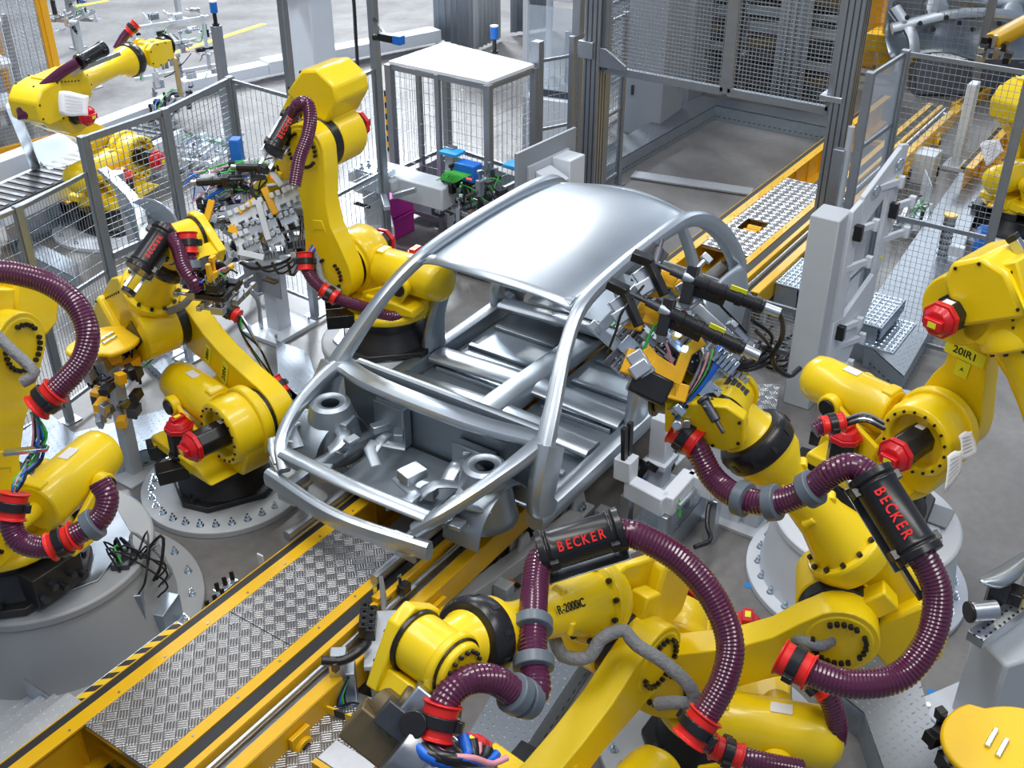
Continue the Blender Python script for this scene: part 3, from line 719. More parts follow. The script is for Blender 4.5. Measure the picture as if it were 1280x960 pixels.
duct('tread plate walkway right of the car beneath the white bracket stand', xy((690, 790, H2), (800, 640, H2), (885, 560, H2), (915, 575, H2), (830, 680, H2), (790, 720, H2), (960, 800, H2), (925, 830, H2)), H2, CHK2, name='walkway')
duct('bright tread plate cover in front of the yellow balancer, lower right', xy((1045, 850, H2), (1080, 812, H2), (1130, 838, H2), (1150, 850, H2), (1180, 960, H2), (1105, 960, H2), (1080, 890, H2), (1040, 858, H2)), H2, CHK3, name='walkway')
duct('galvanised duct framing the far left of the gate area', [(8.9, 6.0), (13.35, 5.9), (13.6, 6.25), (8.9, 6.35)], .2, CHK2)
duct('galvanised duct framing the far end of the gate area', [(13.35, 4.15), (13.35, 5.9), (13.6, 6.25), (13.8, 4.15)], .2, CHK2)
duct('long galvanised walkway beyond the right fence', xy((1085, 430, .2), (1130, 470, .2), (1170, 400, .2), (1235, 225, .2), (1200, 215, .2), (1080, 390, .2)), .2, CHK2, name='walkway')
duct('grey sheet duct behind the round pedestal at right', xy((1050, 470, .3), (1170, 495, .3), (1165, 525, .3), (1040, 500, .3)), .3, GALV)
# bright checker strip lying across the far floor
a, b = at(791, 218, .02), at(940, 240, .02)
t = thing('threshold_strip', 'bright tread plate strip across the floor in front of the mesh gate', 'floor strip', (a.x, a.y, 0)); mb = MB(); mb.bar(a, b, .20, .02); mb.build('strip', ATR, t, xf=inv(t))
# orange-lit checker plate, bottom
duct('checker plate platform at the bottom edge beside the conveyor', xy((330, 965, .25), (420, 870, .25), (470, 900, .25), (500, 965, .25)), .25, CHK, name='walkway')
# galvanised angle tray with bright plate (left of centre)
duct('bright perforated tray leading from the fence to the left robot', xy((172, 440, .1), (195, 432, .1), (262, 490, .1), (238, 500, .1)), .1, CHK3)
# grey floor beams by the conveyor
def fbeam(label, p, q, w, h, m_=GRY, name='frame_beam', z=0.):
    a, b = at(*p, z+h), at(*q, z+h); a.z = b.z = z+h/2
    t = thing(name, label, 'beam', (a.x, a.y, 0)); mb = MB(); mb.bar(a, b, w, h); o = mb.build('beam', m_, t, .005, xf=inv(t))
    return t, a, b
fb_, a, b = fbeam('light grey steel beam on the floor parallel to the conveyor', (470, 820), (720, 640), .10, .12)
d = (b-a).normalized()
for k in (.35, .95, 1.45, 1.95):
    c = a+d*k; mb = MB(); mb.box(c+V((0, -.1, -.02)), (.09, .1, .1)); mb.build('foot_block', GRY, fb_, .004, xf=inv(fb_))
fbeam('galvanised channel on the floor beside the grey beam', (545, 830), (690, 712), .09, .06, GALV, 'floor_channel')
for (u0, v0, u1, v1, lab) in ((612, 705, 612, 625, 'grey upright bracket post in front of the car sill'),):
    p = at(u0, v0); t = thing('bracket_post', lab, 'post', (p.x, p.y, 0)); mb = MB(); mb.box((0, 0, .25), (.06, .09, .5)); mb.build('post', ALU, t, .003); mb = MB(); mb.box((0, 0, .006), (.16, .16, .012)); mb.build('foot', GRY, t)
for k, (u, v) in enumerate(((655, 700), (722, 640))):
    p = at(u, v); t = thing('levelling_foot', 'light grey gusset foot under the car, %s' % ('nearer the black hose canister' if k == 0 else 'farther along beneath the sill'), 'foot', (p.x, p.y, 0))
    mb = MB(); mb.prism([(-.1, 0), (.1, 0), (.04, .2), (-.04, .2)], (0, 0, .01), V((1, 0, 0)), V((0, 0, 1)), V((0, 1, 0)), -.01, .01); mb.box((0, 0, .01), (.22, .14, .02)); mb.box((0, .06, .1), (.14, .02, .2)); mb.build('gusset', GRW, t, .003)
    mb = MB(); mb.cyl((0, -.04, .02), (0, -.04, .1), .014, n=8); mb.cyl((0, -.04, .05), (0, -.04, .07), .026, n=6); mb.build('bolt', ZINC, t)
# hazard striped channel, bottom
a, b = at(405, 885, .28), at(440, 915, .28)
t = thing('hazard_channel', 'grey channel edge with yellow and black stripes at the bottom', 'channel', (a.x, a.y, 0)); iv = inv(t)
a2, b2 = at(402, 880, .3), at(520, 925, .3)
mb = MB(); mb.bar(a2-V((0, 0, .05)), b2-V((0, 0, .05)), .012, .1); mb.build('striped_face', HAZ, t, xf=iv)
mb = MB(); mb.bar(a2+V((.1, .05, -.1)), b2+V((.1, .05, -.1)), .22, .02); mb.bar(V((a2.x, a2.y, .1)), V((a2.x, a2.y, 0)), .05, .05); mb.bar(V((b2.x, b2.y, .2)), V((b2.x, b2.y, 0)), .05, .05); mb.build('channel_body', GALV, t, xf=iv)
t, a, b = fbeam('loose steel plate with a bright yellow edge at the bottom edge', (408, 935), (470, 975), .14, .04, STEEL, 'edge_plate', z=.4)
mb = MB(); mb.bar(a+V((-.09, .0, .0)), b+V((-.09, .0, .0)), .03, .05); mb.build('yellow_edge', YEL2, t, xf=inv(t))
mb = MB(); mb.bar(V((b.x, b.y, .2)), V((b.x, b.y, 0)), .05, .05); mb.bar(V((b.x, b.y, .4)), V((b.x, b.y, .0)), .05, .05); mb.build('support_post', GRY, t, xf=inv(t))

# ---------------------------------------------------------------- car body
YC = 3.72
car = thing('unpainted_car', 'bare silver grey steel car body shell on the conveyor in the middle', 'car body', (6.0, YC, DZ)); ci = inv(car)
def roofz(s_, q):   # s_: 0 front..1 rear ; q: -1..1 across
    x = 5.22+s_*2.05; z = 1.60+.055*math.sin(math.pi*min(1, s_*.95+.04))-.06*q*q*(1)+.045-(.10*max(0, (s_-.8)/.2)**2)
    return x, z
rows = []
for i in range(25):
    s_ = i/24; row = []
    for j in range(25):
        q = -1+2*j/24; x, z = roofz(s_, q); wv = .585+.02*math.sin(math.pi*s_)-.03*(s_ > .9)*(s_-.9)*10
        x += -.07*(1-q*q) if s_ < .02 else (-.07*(1-q*q)*(1-s_)+.08*(1-q*q)*s_)
        row.append((x, YC+q*wv, z-.03*abs(q)**8))
    rows.append(row)
MB().grid(rows).build('roof_panel', BODY, car, xf=ci, solid=.012, angle=60)
for sgn in (-1, 1):
    def y_(w_): return YC+sgn*w_
    nm = 'right' if sgn < 0 else 'left'
    mb = MB()
    # A-pillar and roof side rail as one arc, C/D pillar down at the rear
    mb.sweep([(4.55, y_(.83), .98), (4.72, y_(.78), 1.16), (5.0, y_(.69), 1.43), (5.3, y_(.625), 1.585), (5.8, y_(.61), 1.645), (6.4, y_(.605), 1.655), (6.9, y_(.605), 1.62), (7.22, y_(.65), 1.52), (7.46, y_(.72), 1.34), (7.6, y_(.79), 1.12), (7.64, y_(.80), .9)],
             [(.06, .06), (.05, .045), (.045, .04), (.045, .04), (.045, .038), (.045, .038), (.05, .045), (.06, .055), (.07, .07), (.07, .07), (.06, .06)], up=(0, 0, 1))
    mb.build('roof_side_rail', BODY, car, xf=ci)
    mb = MB()
    mb.sweep([(4.60, y_(.85), 1.02), (4.5, y_(.87), .85), (4.47, y_(.87), .68), (4.55, y_(.865), .60)], [(.06, .11), (.06, .12), (.06, .11), (.06, .08)], up=(1, 0, 0)); mb.build('hinge_pillar', BODY, car, xf=ci)
    mb = MB(); mb.sweep([(4.42, y_(.86), .58), (5.0, y_(.865), .575), (6.0, y_(.865), .575), (6.75, y_(.86), .60)], [(.065, .07)]*4); mb.sweep([(4.5, y_(.83), .51), (6.7, y_(.83), .51)], (.03, .03)); mb.build('sill', BODY, car, xf=ci)
    mb = MB(); mb.sweep([(5.72, y_(.61), 1.63), (5.74, y_(.70), 1.35), (5.72, y_(.80), 1.08), (5.68, y_(.855), .85), (5.66, y_(.86), .60)], [(.04, .05), (.035, .05), (.04, .065), (.05, .09), (.05, .13)], up=(1, 0, 0)); mb.build('b_pillar', BODY, car, xf=ci)
    mb = MB(); mb.sweep([(6.72, y_(.605), 1.62), (6.74, y_(.7), 1.4), (6.70, y_(.80), 1.12), (6.6, y_(.85), .9), (6.5, y_(.86), .72), (6.58, y_(.86), .6)], [(.04, .04), (.04, .05), (.05, .07), (.05, .07), (.05, .08), (.05, .09)], up=(1, 0, 0)); mb.build('c_pillar', BODY, car, xf=ci)
    # rear quarter panel with wheel arch
    rows = []
    for i in range(22):
        s_ = i/21; x = 6.62+s_*1.12; row = []
        xa = 7.12; ra = .34; low = .52
        if abs(x-xa) < ra: low = .46+math.sqrt(ra*ra-(x-xa)**2)
        if x > 7.5: low = max(low, .52+(x-7.5)*.5)
        top = 1.14+.02*math.sin(s_*3)-(.0 if s_ < .85 else (s_-.85)*.5)
        for j in range(12):
            f = j/11; z = low+(top-low)*f
            wv = .87+.055*math.sin(math.pi*min(1, max(0, (z-.45)/.9)))-.0*(f)-.10*max(0, (z-.9)/.3)**2-.10*max(0, (s_-.72)/.28)**2
            row.append((x+.02*f, YC+sgn*wv, z))
        rows.append(row)
    MB().grid(rows).build('quarter_panel', BODY, car, xf=ci, solid=.015, angle=60)
    mb = MB(); pts = [(7.12-.34*math.cos(th), y_(.86), .46+.34*math.sin(th)) for th in [math.pi*k/12 for k in range(13)]]; mb.sweep(pts, (.015, .10), up=(0, 1, 0)); mb.build('wheel_arch_liner', BODY2, car, xf=ci)
    # front: longitudinal rail, shotgun rail, strut tower
    mb = MB(); mb.sweep([(4.75, y_(.45), .56), (4.4, y_(.46), .64), (4.0, y_(.46), .69), (3.72, y_(.46), .69)], [(.05, .06), (.05, .065), (.045, .06), (.045, .06)]); mb.box((3.70, y_(.46), .69), (.02, .14, .17)); mb.build('front_rail', BODY, car, xf=ci)
    mb = MB(); mb.sweep([(4.66, y_(.80), 1.03), (4.4, y_(.78), 1.01), (4.1, y_(.72), .97), (3.85, y_(.62), .90), (3.74, y_(.5), .80)], [(.05, .05), (.05, .045), (.04, .04), (.04, .04), (.04, .04)]); mb.build('upper_rail', BODY, car, xf=ci)
    mb = MB(); mb.lathe([(0, .20), (.05, .185), (.26, .15), (.36, .125), (.375, .10), (.36, .06)], V((4.28, y_(.60), .60)), V((0, 0, 1)), 28, caps=False); mb.build('strut_tower', BODY2, car, xf=ci, solid=.008)
    mb = MB(); pts = [(4.25-.27*math.cos(th), y_(.64), .60+.27*math.sin(th)) for th in [math.pi*k/12 for k in range(13)]]; mb.sweep(pts, (.012, .13), up=(0, 1, 0)); mb.build('wheelhouse', BODY2, car, xf=ci)
    # skid beams the body stands on
    mb = MB(); mb.sweep([(3.55, y_(.34), DZ+.045), (7.75, y_(.34), DZ+.045)], (.03, .035)); mb.build('carrier_skid', ALD, car, xf=ci)
mb = MB(); mb.sweep([(4.62, YC-.82, 1.02), (4.50, YC-.45, 1.06), (4.47, YC, 1.07), (4.50, YC+.45, 1.06), (4.62, YC+.82, 1.02)], (.075, .035)); mb.build('cowl_beam', BODY, car, xf=ci)
mb = MB(); mb.sweep([(4.76, YC-.78, .96), (4.74, YC, .98), (4.76, YC+.78, .96)], (.035, .035)); mb.build('dashboard_beam', BODY2, car, xf=ci)
mb = MB(); mb.box((4.58, YC, .79), (.02, 1.5, .46)); mb.box((4.52, YC+.3, .80), (.08, .25, .3)); mb.box((4.52, YC-.35, .75), (.08, .3, .22)); mb.build('firewall', BODY2, car, .02, xf=ci)
mb = MB(); mb.box((5.6, YC+.45, .53), (2.1, .68, .02)); mb.box((5.6, YC-.45, .53), (2.1, .68, .02))
mb.sweep([(4.6, YC, .60), (5.3, YC, .62), (6.0, YC, .60), (6.6, YC, .58)], [(.14, .10), (.12, .09), (.12, .07), (.12, .06)])
for x in (4.95, 5.25, 5.55, 5.95, 6.3):
    mb.box((x, YC+.46, .555), (.05, .56, .03)); mb.box((x, YC-.46, .555), (.05, .56, .03))
mb.build('floor_pan', BODY2, car, .008, xf=ci)
for x, z, w_ in ((5.2, .62, .09), (5.62, .61, .1), (6.5, .66, .1)):
    mb = MB(); mb.sweep([(x, YC-.8, z), (x, YC, z+.03), (x, YC+.8, z)], (w_, .035)); mb.build('seat_cross_member', BODY, car, xf=ci)
mb = MB(); mb.box((7.12, YC, .72), (1.1, 1.2, .02)); mb.box((7.2, YC, .62), (.7, .6, .2)); mb.sweep([(6.68, YC-.72, 1.05), (6.68, YC, 1.09), (6.68, YC+.72, 1.05)], (.13, .02)); mb.build('boot_floor', BODY2, car, .01, xf=ci)
mb = MB(); mb.sweep([(7.68, YC-.74, .78), (7.78, YC, .78), (7.68, YC+.74, .78)], (.04, .13)); mb.sweep([(7.05, YC-.58, 1.56), (7.2, YC, 1.60), (7.05, YC+.58, 1.56)], (.07, .03)); mb.build('rear_panel', BODY, car, xf=ci)
mb = MB(); mb.sweep([(3.72, YC-.62, .72), (3.64, YC, .72), (3.72, YC+.62, .72)], (.04, .06)); mb.sweep([(3.80, YC-.55, .88), (3.76, YC, .90), (3.80, YC+.55, .88)], (.05, .02)); mb.build('front_cross_member', BODY, car, xf=ci)
mb = MB(); mb.sweep([(5.30, YC-.56, 1.585), (5.24, YC, 1.62), (5.30, YC+.56, 1.585)], (.05, .02)); mb.sweep([(6.0, YC-.56, 1.60), (6.0, YC, 1.63), (6.0, YC+.56, 1.60)], (.05, .015)); mb.build('roof_bow', BODY2, car, xf=ci)
# small brackets around the engine bay
rnd = random.Random(4)
for k in range(14):
    x = rnd.uniform(3.9, 4.5); y = YC+rnd.choice((-1, 1))*rnd.uniform(.2, .7); mb = MB(); mb.box((x, y, rnd.uniform(.7, .95)), (rnd.uniform(.05, .16), rnd.uniform(.04, .12), rnd.uniform(.02, .08)), Matrix.Rotation(rnd.uniform(0, 3), 3, 'Z')); mb.build('bracket', BODY if k % 2 else BODY2, car, .006, xf=ci)
mb = MB(); mb.box((4.45, YC, .58), (.12, 1.1, .08)); mb.box((4.3, YC, .62), (.5, .7, .04)); mb.build('subframe', BODY2, car, .01, xf=ci)

# the tail of the shell is short: bring everything behind the B-pillar forward
for o in car.children_recursive:
    if o.type == 'MESH':
        for v in o.data.vertices:
            if v.co.x > .45: v.co.x = .45+(v.co.x-.45)*.74
rnd = random.Random(11)
for k in range(10):
    x = 3.75+rnd.random()*.75; y = YC+rnd.uniform(-.6, .6); mb = MB(); mb.sweep([(x, y, .8), (x+.1, y+rnd.uniform(-.15, .15), .86), (x+.25, y+rnd.uniform(-.2, .2), .8)], (rnd.uniform(.02, .05), .012)); mb.build('stiffener', BODY if k % 2 else BODY2, car, xf=ci)
# ---------------------------------------------------------------- guard fences
def fence(label, pts, z0, z1, post=.05, posts=None, mesh=(.05, .05), wire=.0028, mid=(), postz=None, rail=.035, sheet=None, pm=ALD, group=None, name='safety_fence', cat='fence', basez=0., closed=False, post_at=None):
    """fence along floor points; frame rails top and bottom, square-mesh panels, square posts with foot plates"""
    pts = [V((p[0], p[1], 0)) for p in pts]; c = pts[0]
    t = thing(name, label, cat, (c.x, c.y, 0), 0, group); iv = inv(t)
    for i, p in enumerate(pts):
        if post_at is not None and i not in post_at: continue
        h = (postz[i] if postz else z1+.03)
        mb = MB(); mb.box((p.x, p.y, (h+basez)/2), (post, post, h-basez)); po = mb.build('post', pm, t, .003, xf=iv)
        if basez == 0:
            mb = MB(); mb.box((p.x, p.y, .006), (post*2.4, post*2.4, .012)); mb.build('foot_plate', pm, po, xf=iv)
    for a, b in zip(pts, pts[1:]):
        d = (b-a); L = d.length; d.normalize(); o_ = d*(post/2)
        mb = MB()
        for z in (z0, z1)+tuple(mid): mb.bar(a+o_+V((0, 0, z)), b-o_+V((0, 0, z)), rail*.7, rail)
        for q in (a+o_*1.2, b-o_*1.2): mb.bar(q+V((0, 0, z0)), q+V((0, 0, z1)), rail*.7, rail*.6, d)
        mb.build('panel_frame', pm, t, xf=iv)
        if sheet:
            mb = MB(); mb.bar(a+o_+V((0, 0, (z0+z1)/2)), b-o_+V((0, 0, (z0+z1)/2)), .006, z1-z0-.04); mb.build('sheet', sheet, t, xf=iv)
        else:
            mb = MB(); n = int(L/mesh[0]); nz = int((z1-z0)/mesh[1])
            for k in range(1, n): q = a+d*(L*k/n); mb.bar(q+V((0, 0, z0)), q+V((0, 0, z1)), wire, wire, d)
            for k in range(1, nz): z = z0+(z1-z0)*k/nz; mb.bar(a+o_+V((0, 0, z)), b-o_+V((0, 0, z)), wire, wire)
            mb.build('wire_mesh', WIRE, t, xf=iv)
    return t
def p2(u, v, z): q = at(u, v, z); return (q.x, q.y)
P1 = p2(103, 175, 2.0); Pm = p2(205, 140, 2.0); P2 = p2(287, 100, 2.0); P0 = p2(22, 262, 1.75); P00 = p2(-120, 320, 1.75)
fence('aluminium mesh fence panel in front of the paper-tagged robot at top left', [P1, Pm, P2], .25, 2.0, .06, mid=(1.05,), mesh=(.055, .05), rail=.05, wire=.004)
fence('lower mesh fence running off the left edge behind the parked gripper', [P1, P0, P00], .15, 1.75, .055, mid=(.95,), mesh=(.03, .10), rail=.03, post_at=(1, 2))
Q1 = p2(365, 122, 2.0); Q2 = p2(470, 80, 2.0)
fence('tall mesh fence bay left of the white-roofed booth', [P2, Q1], .15, 2.0, .06, mid=(), mesh=(.06, .10), postz=(2.05, 2.9), rail=.03, post_at=(1,))
fence('mesh fence between the tall posts behind the upright robot', [Q1, Q2], .15, 1.95, .07, mid=(1.0,), mesh=(.06, .10), postz=(2.9, 3.0), rail=.03, post_at=(1,))
# booth with a white roof
B = [p2(487, 82, 2.0), p2(555, 56, 2.0), p2(662, 85, 2.0), p2(612, 103, 2.0)]
BZ = 1.66
B = [p2(486, 80, BZ), p2(556, 56, BZ), p2(668, 84, BZ), p2(610, 106, BZ)]
t = thing('enclosure_booth', 'mesh sided booth with a flat white roof in the upper middle', 'booth', (B[0][0], B[0][1], 0)); iv = inv(t)
mb = MB(); n = 4; mb.add([(*p, BZ+.03) for p in B]+[(*p, BZ) for p in B], [(0, 1, 2, 3), (7, 6, 5, 4)]+[(i, (i+1) % 4, (i+1) % 4+4, i+4) for i in range(4)]); mb.build('roof', mat('booth_roof_white', (.8, .82, .85), .4, noise=(3, .03)), t, xf=iv)
for i in range(4):
    a, b = V((*B[i], 0)), V((*B[(i+1) % 4], 0)); d = b-a
    mb = MB(); mb.box((a.x, a.y, BZ/2), (.07, .07, BZ)); mb.build('post', ALD, t, .003, xf=iv)
    if i in (0, 3):
        c = a+d*.5
        mb = MB(); mb.box((c.x, c.y, BZ/2), (.05, .05, BZ)); mb.build('post', ALD, t, .003, xf=iv)
    mb = MB()
    for z in (.15, .55, BZ-.03): mb.bar(a+V((0, 0, z)), b+V((0, 0, z)), .03, .04)
    mb.build('panel_frame', ALD, t, xf=iv)
    mb = MB(); N = int(d.length/.07)
    for k in range(1, N): q = a+d*(k/N); mb.bar(q+V((0, 0, .15)), q+V((0, 0, BZ-.03)), .003, .003, d)
    for k in range(1, 14): z = .15+k*.108; mb.bar(a+V((0, 0, z)), b+V((0, 0, z)), .003, .003)
    mb.build('wire_mesh', WIRE, t, xf=iv)
    mb = MB(); mb.bar(a+V((0, 0, .3)), b+V((0, 0, .3)), .01, .34); mb.build('lower_sheet', GRD, t, xf=iv)
mb = MB(); c = V((sum(p[0] for p in B)/4, sum(p[1] for p in B)/4, 0)); 
for k in range(3): mb.box(c+V((-.4+.4*k, -.1+.1*k, .35)), (.5, .12, .1), Matrix.Rotation(.5*k, 3, 'Z')); mb.box(c+V((-.3+.3*k, .2, .28)), (.2, .3, .25))
mb.build('machine_bed', DSTEEL, t, .01, xf=iv)
def beacon(label, u, v, z, h=.22, tone=BLU):
    p = at(u, v, z); t = thing('signal_beacon', label, 'beacon', p)
    mb = MB(); mb.cyl((0, 0, 0), (0, 0, h*.55), .022, n=14); mb.cyl((0, 0, 0), (0, 0, .02), .04, n=14); mb.build('stem', BLK, t)
    mb = MB(); mb.cyl((0, 0, h*.55), (0, 0, h), .04, n=18); mb.build('lamp', tone, t, .004)
    mb = MB(); mb.cyl((0, 0, h), (0, 0, h+.012), .042, n=18); mb.build('cap', LBW, t)
beacon('blue signal beacon standing on the white booth roof', 618, 66, BZ+.03, .26)
# fences right of the booth
F1 = p2(672, 82, 1.66); F2 = p2(722, 62, 1.75); F3 = p2(758, 52, 1.75)
fence('mesh fence between the white booth and the tall grey column', [F1, F2, F3], .15, 1.7, .09, mid=(1.0,), mesh=(.06, .09), postz=(1.9, 2.9, 2.0), rail=.03)
# ---------------------------------------------------------------- mesh gate over the conveyor
XG = 9.35
yL, yR = 5.42, 2.97
t = thing('portal_column', 'tall grooved aluminium column at the left of the hanging mesh gate', 'column', (XG, yL, 0))
def column(t, w_, h, m_=ALD):
    mb = MB(); mb.box((0, 0, h/2), (w_, w_, h)); 
    c = mb.build('profile', m_, t, .004)
    mb = MB()
    for q in (-1, 0, 1):
        for s_ in (-1, 1): mb.box((q*w_*.3, s_*(w_/2+.001), h/2), (w_*.07, .004, h)); mb.box((s_*(w_/2+.001), q*w_*.3, h/2), (.004, w_*.07, h))
    mb.build('grooves', DSTEEL, c)
    mb = MB(); mb.box((0, 0, .01), (w_*1.8, w_*1.8, .02)); mb.build('foot_plate', ALD, t, .003)
column(t, .17, 3.4)
mb = MB(); mb.box((.0, .05, 1.9), (.24, .16, .16)); mb.build('guide_bracket', ALU, t, .006)
t = thing('portal_column', 'tall grooved aluminium column at the right of the hanging mesh gate', 'column', (XG, yR, 0)); column(t, .17, 3.6)
mb = MB(); mb.box((0, .08, 1.85), (.2, .2, .05)); mb.build('guide_bracket', ALU, t, .006)
t = thing('cable_post', 'slim light grey post with tied cables in front of the right gate column', 'post', (9.1, 2.85, 0)); mb = MB(); mb.box((0, 0, .75), (.08, .1, 1.5)); mb.build('post', ALU, t, .004)
mb = MB(); mb.tube([(.0, -.07, 0), (0, -.07, .8), (.02, -.06, 1.7)], .03, 10); mb.build('cable_conduit', GRY, t)
mb = MB(); mb.box((0, 0, .008), (.2, .2, .016)); mb.build('foot', ALU, t)
fence('hanging mesh lift gate spanning the conveyor', [(XG, yL-.09), (XG, 4.05), (XG, yR+.09)], 1.72, 3.35, .05, mesh=(.035, .035), wire=.0042, rail=.07, postz=(3.4, 3.4, 3.4), basez=1.7, name='lift_gate', cat='gate')
t = thing('gate_bracket', 'chamfered steel corner bracket on the lower left corner of the lift gate', 'bracket', (XG-.06, yL-.25, 1.75))
mb = MB(); mb.prism([(.22, .0), (.22, .18), (.1, .18), (-.12, .05), (-.12, 0)], (0, 0, 0), V((0, 1, 0)), V((0, 0, 1)), V((1, 0, 0)), -.015, .015); mb.build('plate', STEEL, t, .004)
fence('mesh side fence from the left gate column along the far floor area', [(XG+.15, yL+.35), (XG+1.3, yL+.4)], .15, 1.9, .055, mid=(.9,), mesh=(.05, .05), rail=.035)
fence('tall mesh fence bays far behind the lift gate', [(12.3, 7.0), (14.2, 7.2), (16.0, 5.6), (16.4, 3.4)], .1, 3.0, .09, mid=(1.5,), mesh=(.08, .08), wire=.006, rail=.05)
# ---------------------------------------------------------------- right-hand fence and clear panel
C0 = p2(1132, 67, 2.45); CL = p2(1088, 95, 2.45); CR = p2(1290, 92, 2.45)
fence('clear panel fence beside the right gate column', [CL, C0], .1, 2.45, .06, sheet=PLEX, mid=(.7, 1.3, 1.9), rail=.03)
fence('wire mesh fence across the upper right in front of the far walkway', [C0, CR], .1, 2.45, .05, mid=(1.15,), mesh=(.042, .05), wire=.003, rail=.035, post_at=(1,))
C2 = p2(1075, 438, 0); C3 = p2(1300, 500, 0)
# ---------------------------------------------------------------- white bracket stand in front of the right column
t = thing('bracket_stand', 'tall white grey steel bracket stand with clamp arms in front of the right fence', 'stand', at(1040, 262, 1.62)*V((1,1,0)) if False else (at(1040, 262, 1.62).x, at(1040, 262, 1.62).y, 0)); iv = inv(t)
pl = V((.93, -.37, 0)).normalized(); pn = V((-pl.y, pl.x, 0)); Z = V((0, 0, 1))
cb = at(1040, 262, 1.62)
mb = MB(); mb.prism([(-.13, -.11), (.13, -.11), (.13, .11), (-.13, .11)], V((cb.x, cb.y, 0)), V((1, 0, 0)), V((0, 1, 0)), Z, 0, 1.6); mb.build('column', GRY, t, .01, xf=iv)
base_ = V((cb.x, cb.y, 0))
mb = MB(); fr_ = [(-.02, .12), (.18, .08), (.22, .35), (.55, .75), (.62, 1.35), (.62, 1.98), (.50, 1.98), (.0, 1.62)]
hole = [(.12, .95), (.42, 1.25), (.42, 1.52), (.12, 1.22)]
A_ = base_+V((.06, -.13, 0)); ax_ = V((.97, -.24, 0)).normalized(); nn = V((ax_.y, -ax_.x, 0))
def plate_with_hole(mb, outer, quads, d0, d1):
    for q in quads: mb.prism(q, A_, ax_, Z, nn, d0, d1)
plate_with_hole(mb, None, [[(-.02, .12), (.2, .08), (.5, .75), (.5, 1.02), (.1, .72), (-.02, .72)], [(-.02, .72), (.1, .72), (.1, 1.68), (-.02, 1.62)], [(.1, 1.42), (.44, 1.66), (.5, 1.98), (.1, 1.70)], [(.44, .95), (.52, 1.0), (.60, 1.98), (.50, 2.0), (.44, 1.66)]], -.02, .02)
mb.build('frame_plate', GRW, t, .006, xf=iv)
k = 0
for (s_, z, L_) in ((.05, .25, .22), (.18, .45, .2), (.05, .62, .25), (.05, 1.15, .22), (.05, 1.45, .22), (.5, 1.25, .25), (.5, 1.5, .25), (.3, 1.72, .22)):
    q = A_+ax_*s_+Z*z; mb = MB(); mb.bar(q-ax_*.06, q+ax_*L_+nn*.04, .035, .05); mb.box(q+ax_*L_+nn*.05, (.05, .05, .09)); ar = mb.build('clamp_arm', GRW, t, .004, xf=iv)
    if k % 2 == 0:
        mb = MB(); mb.box(q+nn*.05, (.05, .06, .12)); mb.build('clamp_pad', BLK, ar, .004, xf=iv)
    k += 1
for q, z in ((.22, 1.72), (.48, 1.86)):
    mb = MB(); c = A_+ax_*q+Z*z+nn*.04; pts = [c+ax_*(.04*math.cos(a_))+Z*(.04*math.sin(a_)) for a_ in [2*math.pi*i/12 for i in range(13)]]; mb.tube(pts, .008, 6, step=.015); mb.build('lifting_eye', ZINC, t, xf=iv)
for q, z in ((.02, .35), (.15, 1.38), (.14, .52), (.5, 1.75), (.5, 1.1)):
    mb = MB(); c = A_+ax_*q+Z*z+nn*.021; mb.cyl(c, c+nn*.003, .016, n=12); mb.build('yellow_marker', LBY, t, xf=iv)
# perforated steps beyond the right fence
for (u, v, z, lab) in ((1105, 400, .35, 'upper bright perforated step beyond the right fence'), (1110, 405, .2, 'lower bright perforated step beyond the right fence'), (1005, 350, .35, 'bright perforated grating step between conveyor and bracket stand')):
    p = at(*{'u': (1098, 388), 'l': (1112, 418), 'b': (1000, 342)}[lab[0]], z); t = thing('perforated_step', lab, 'step', (p.x, p.y, 0))
    mb = MB(); mb.box((0, 0, z), (.62, .27, .02)); mb.box((0, -.13, z-.05), (.62, .01, .1)); mb.box((-.3, 0, z/2), (.02, .2, z)); mb.box((.3, 0, z/2), (.02, .2, z)); mb.build('tread', GALV, t, .003)
    mb = MB()
    for i in range(9):
        for j in range(5): mb.lathe([(0, .024), (.008, .018), (.009, .004)], (-.27+i*.067, -.1+j*.05, z+.01), (0, 0, 1), 10)
    mb.build('raised_studs', ZINC, t)
# low grey frame with mesh under the conveyor edge
fence('low mesh guard beneath the conveyor beside the bracket stand', [p2(935, 372, .5), p2(1015, 395, .5)], .1, .5, .05, mesh=(.03, .03), rail=.04, name='low_guard', cat='guard')
# ---------------------------------------------------------------- neighbouring cells and background
def xyz(u, v, z=0.): q = at(u, v, z); return V((q.x, q.y, 0))
FLOORW = None
# yellow mesh cage, top left
a = xyz(88, 172); b = xyz(-40, 205); d = (b-a).normalized(); nrm = V((d.y, -d.x, 0))
if nrm.dot(V((1, 1, 0))) < 0: nrm = -nrm
fence('orange yellow framed mesh cage with racks inside at the top left corner', [a, a+d*1.05, b, b+nrm*1.6, a+nrm*1.6, a], .05, 1.85, .09, post_at=(0, 1, 2, 3, 4), mesh=(.045, .045), wire=.005, rail=.08, pm=ORG, name='mesh_cage', cat='cage')
t = thing('storage_rack', 'grey rack of steel profiles inside the yellow mesh cage', 'rack', a+d*.9+nrm*.8); iv = inv(t)
for k in range(4):
    for q in (0, 1):
        mb = MB(); c = a+d*(.3+.38*k)+nrm*(.45+.6*q); mb.box((c.x, c.y, .75), (.06, .06, 1.5)); mb.build('upright', GRD, t, xf=iv)
for z in (.4, .9, 1.4):
    mb = MB(); c = a+d*.87+nrm*.75; mb.box((c.x, c.y, z), (1.2, .6, .04), frame(d)); mb.build('shelf', GRW, t, xf=iv)
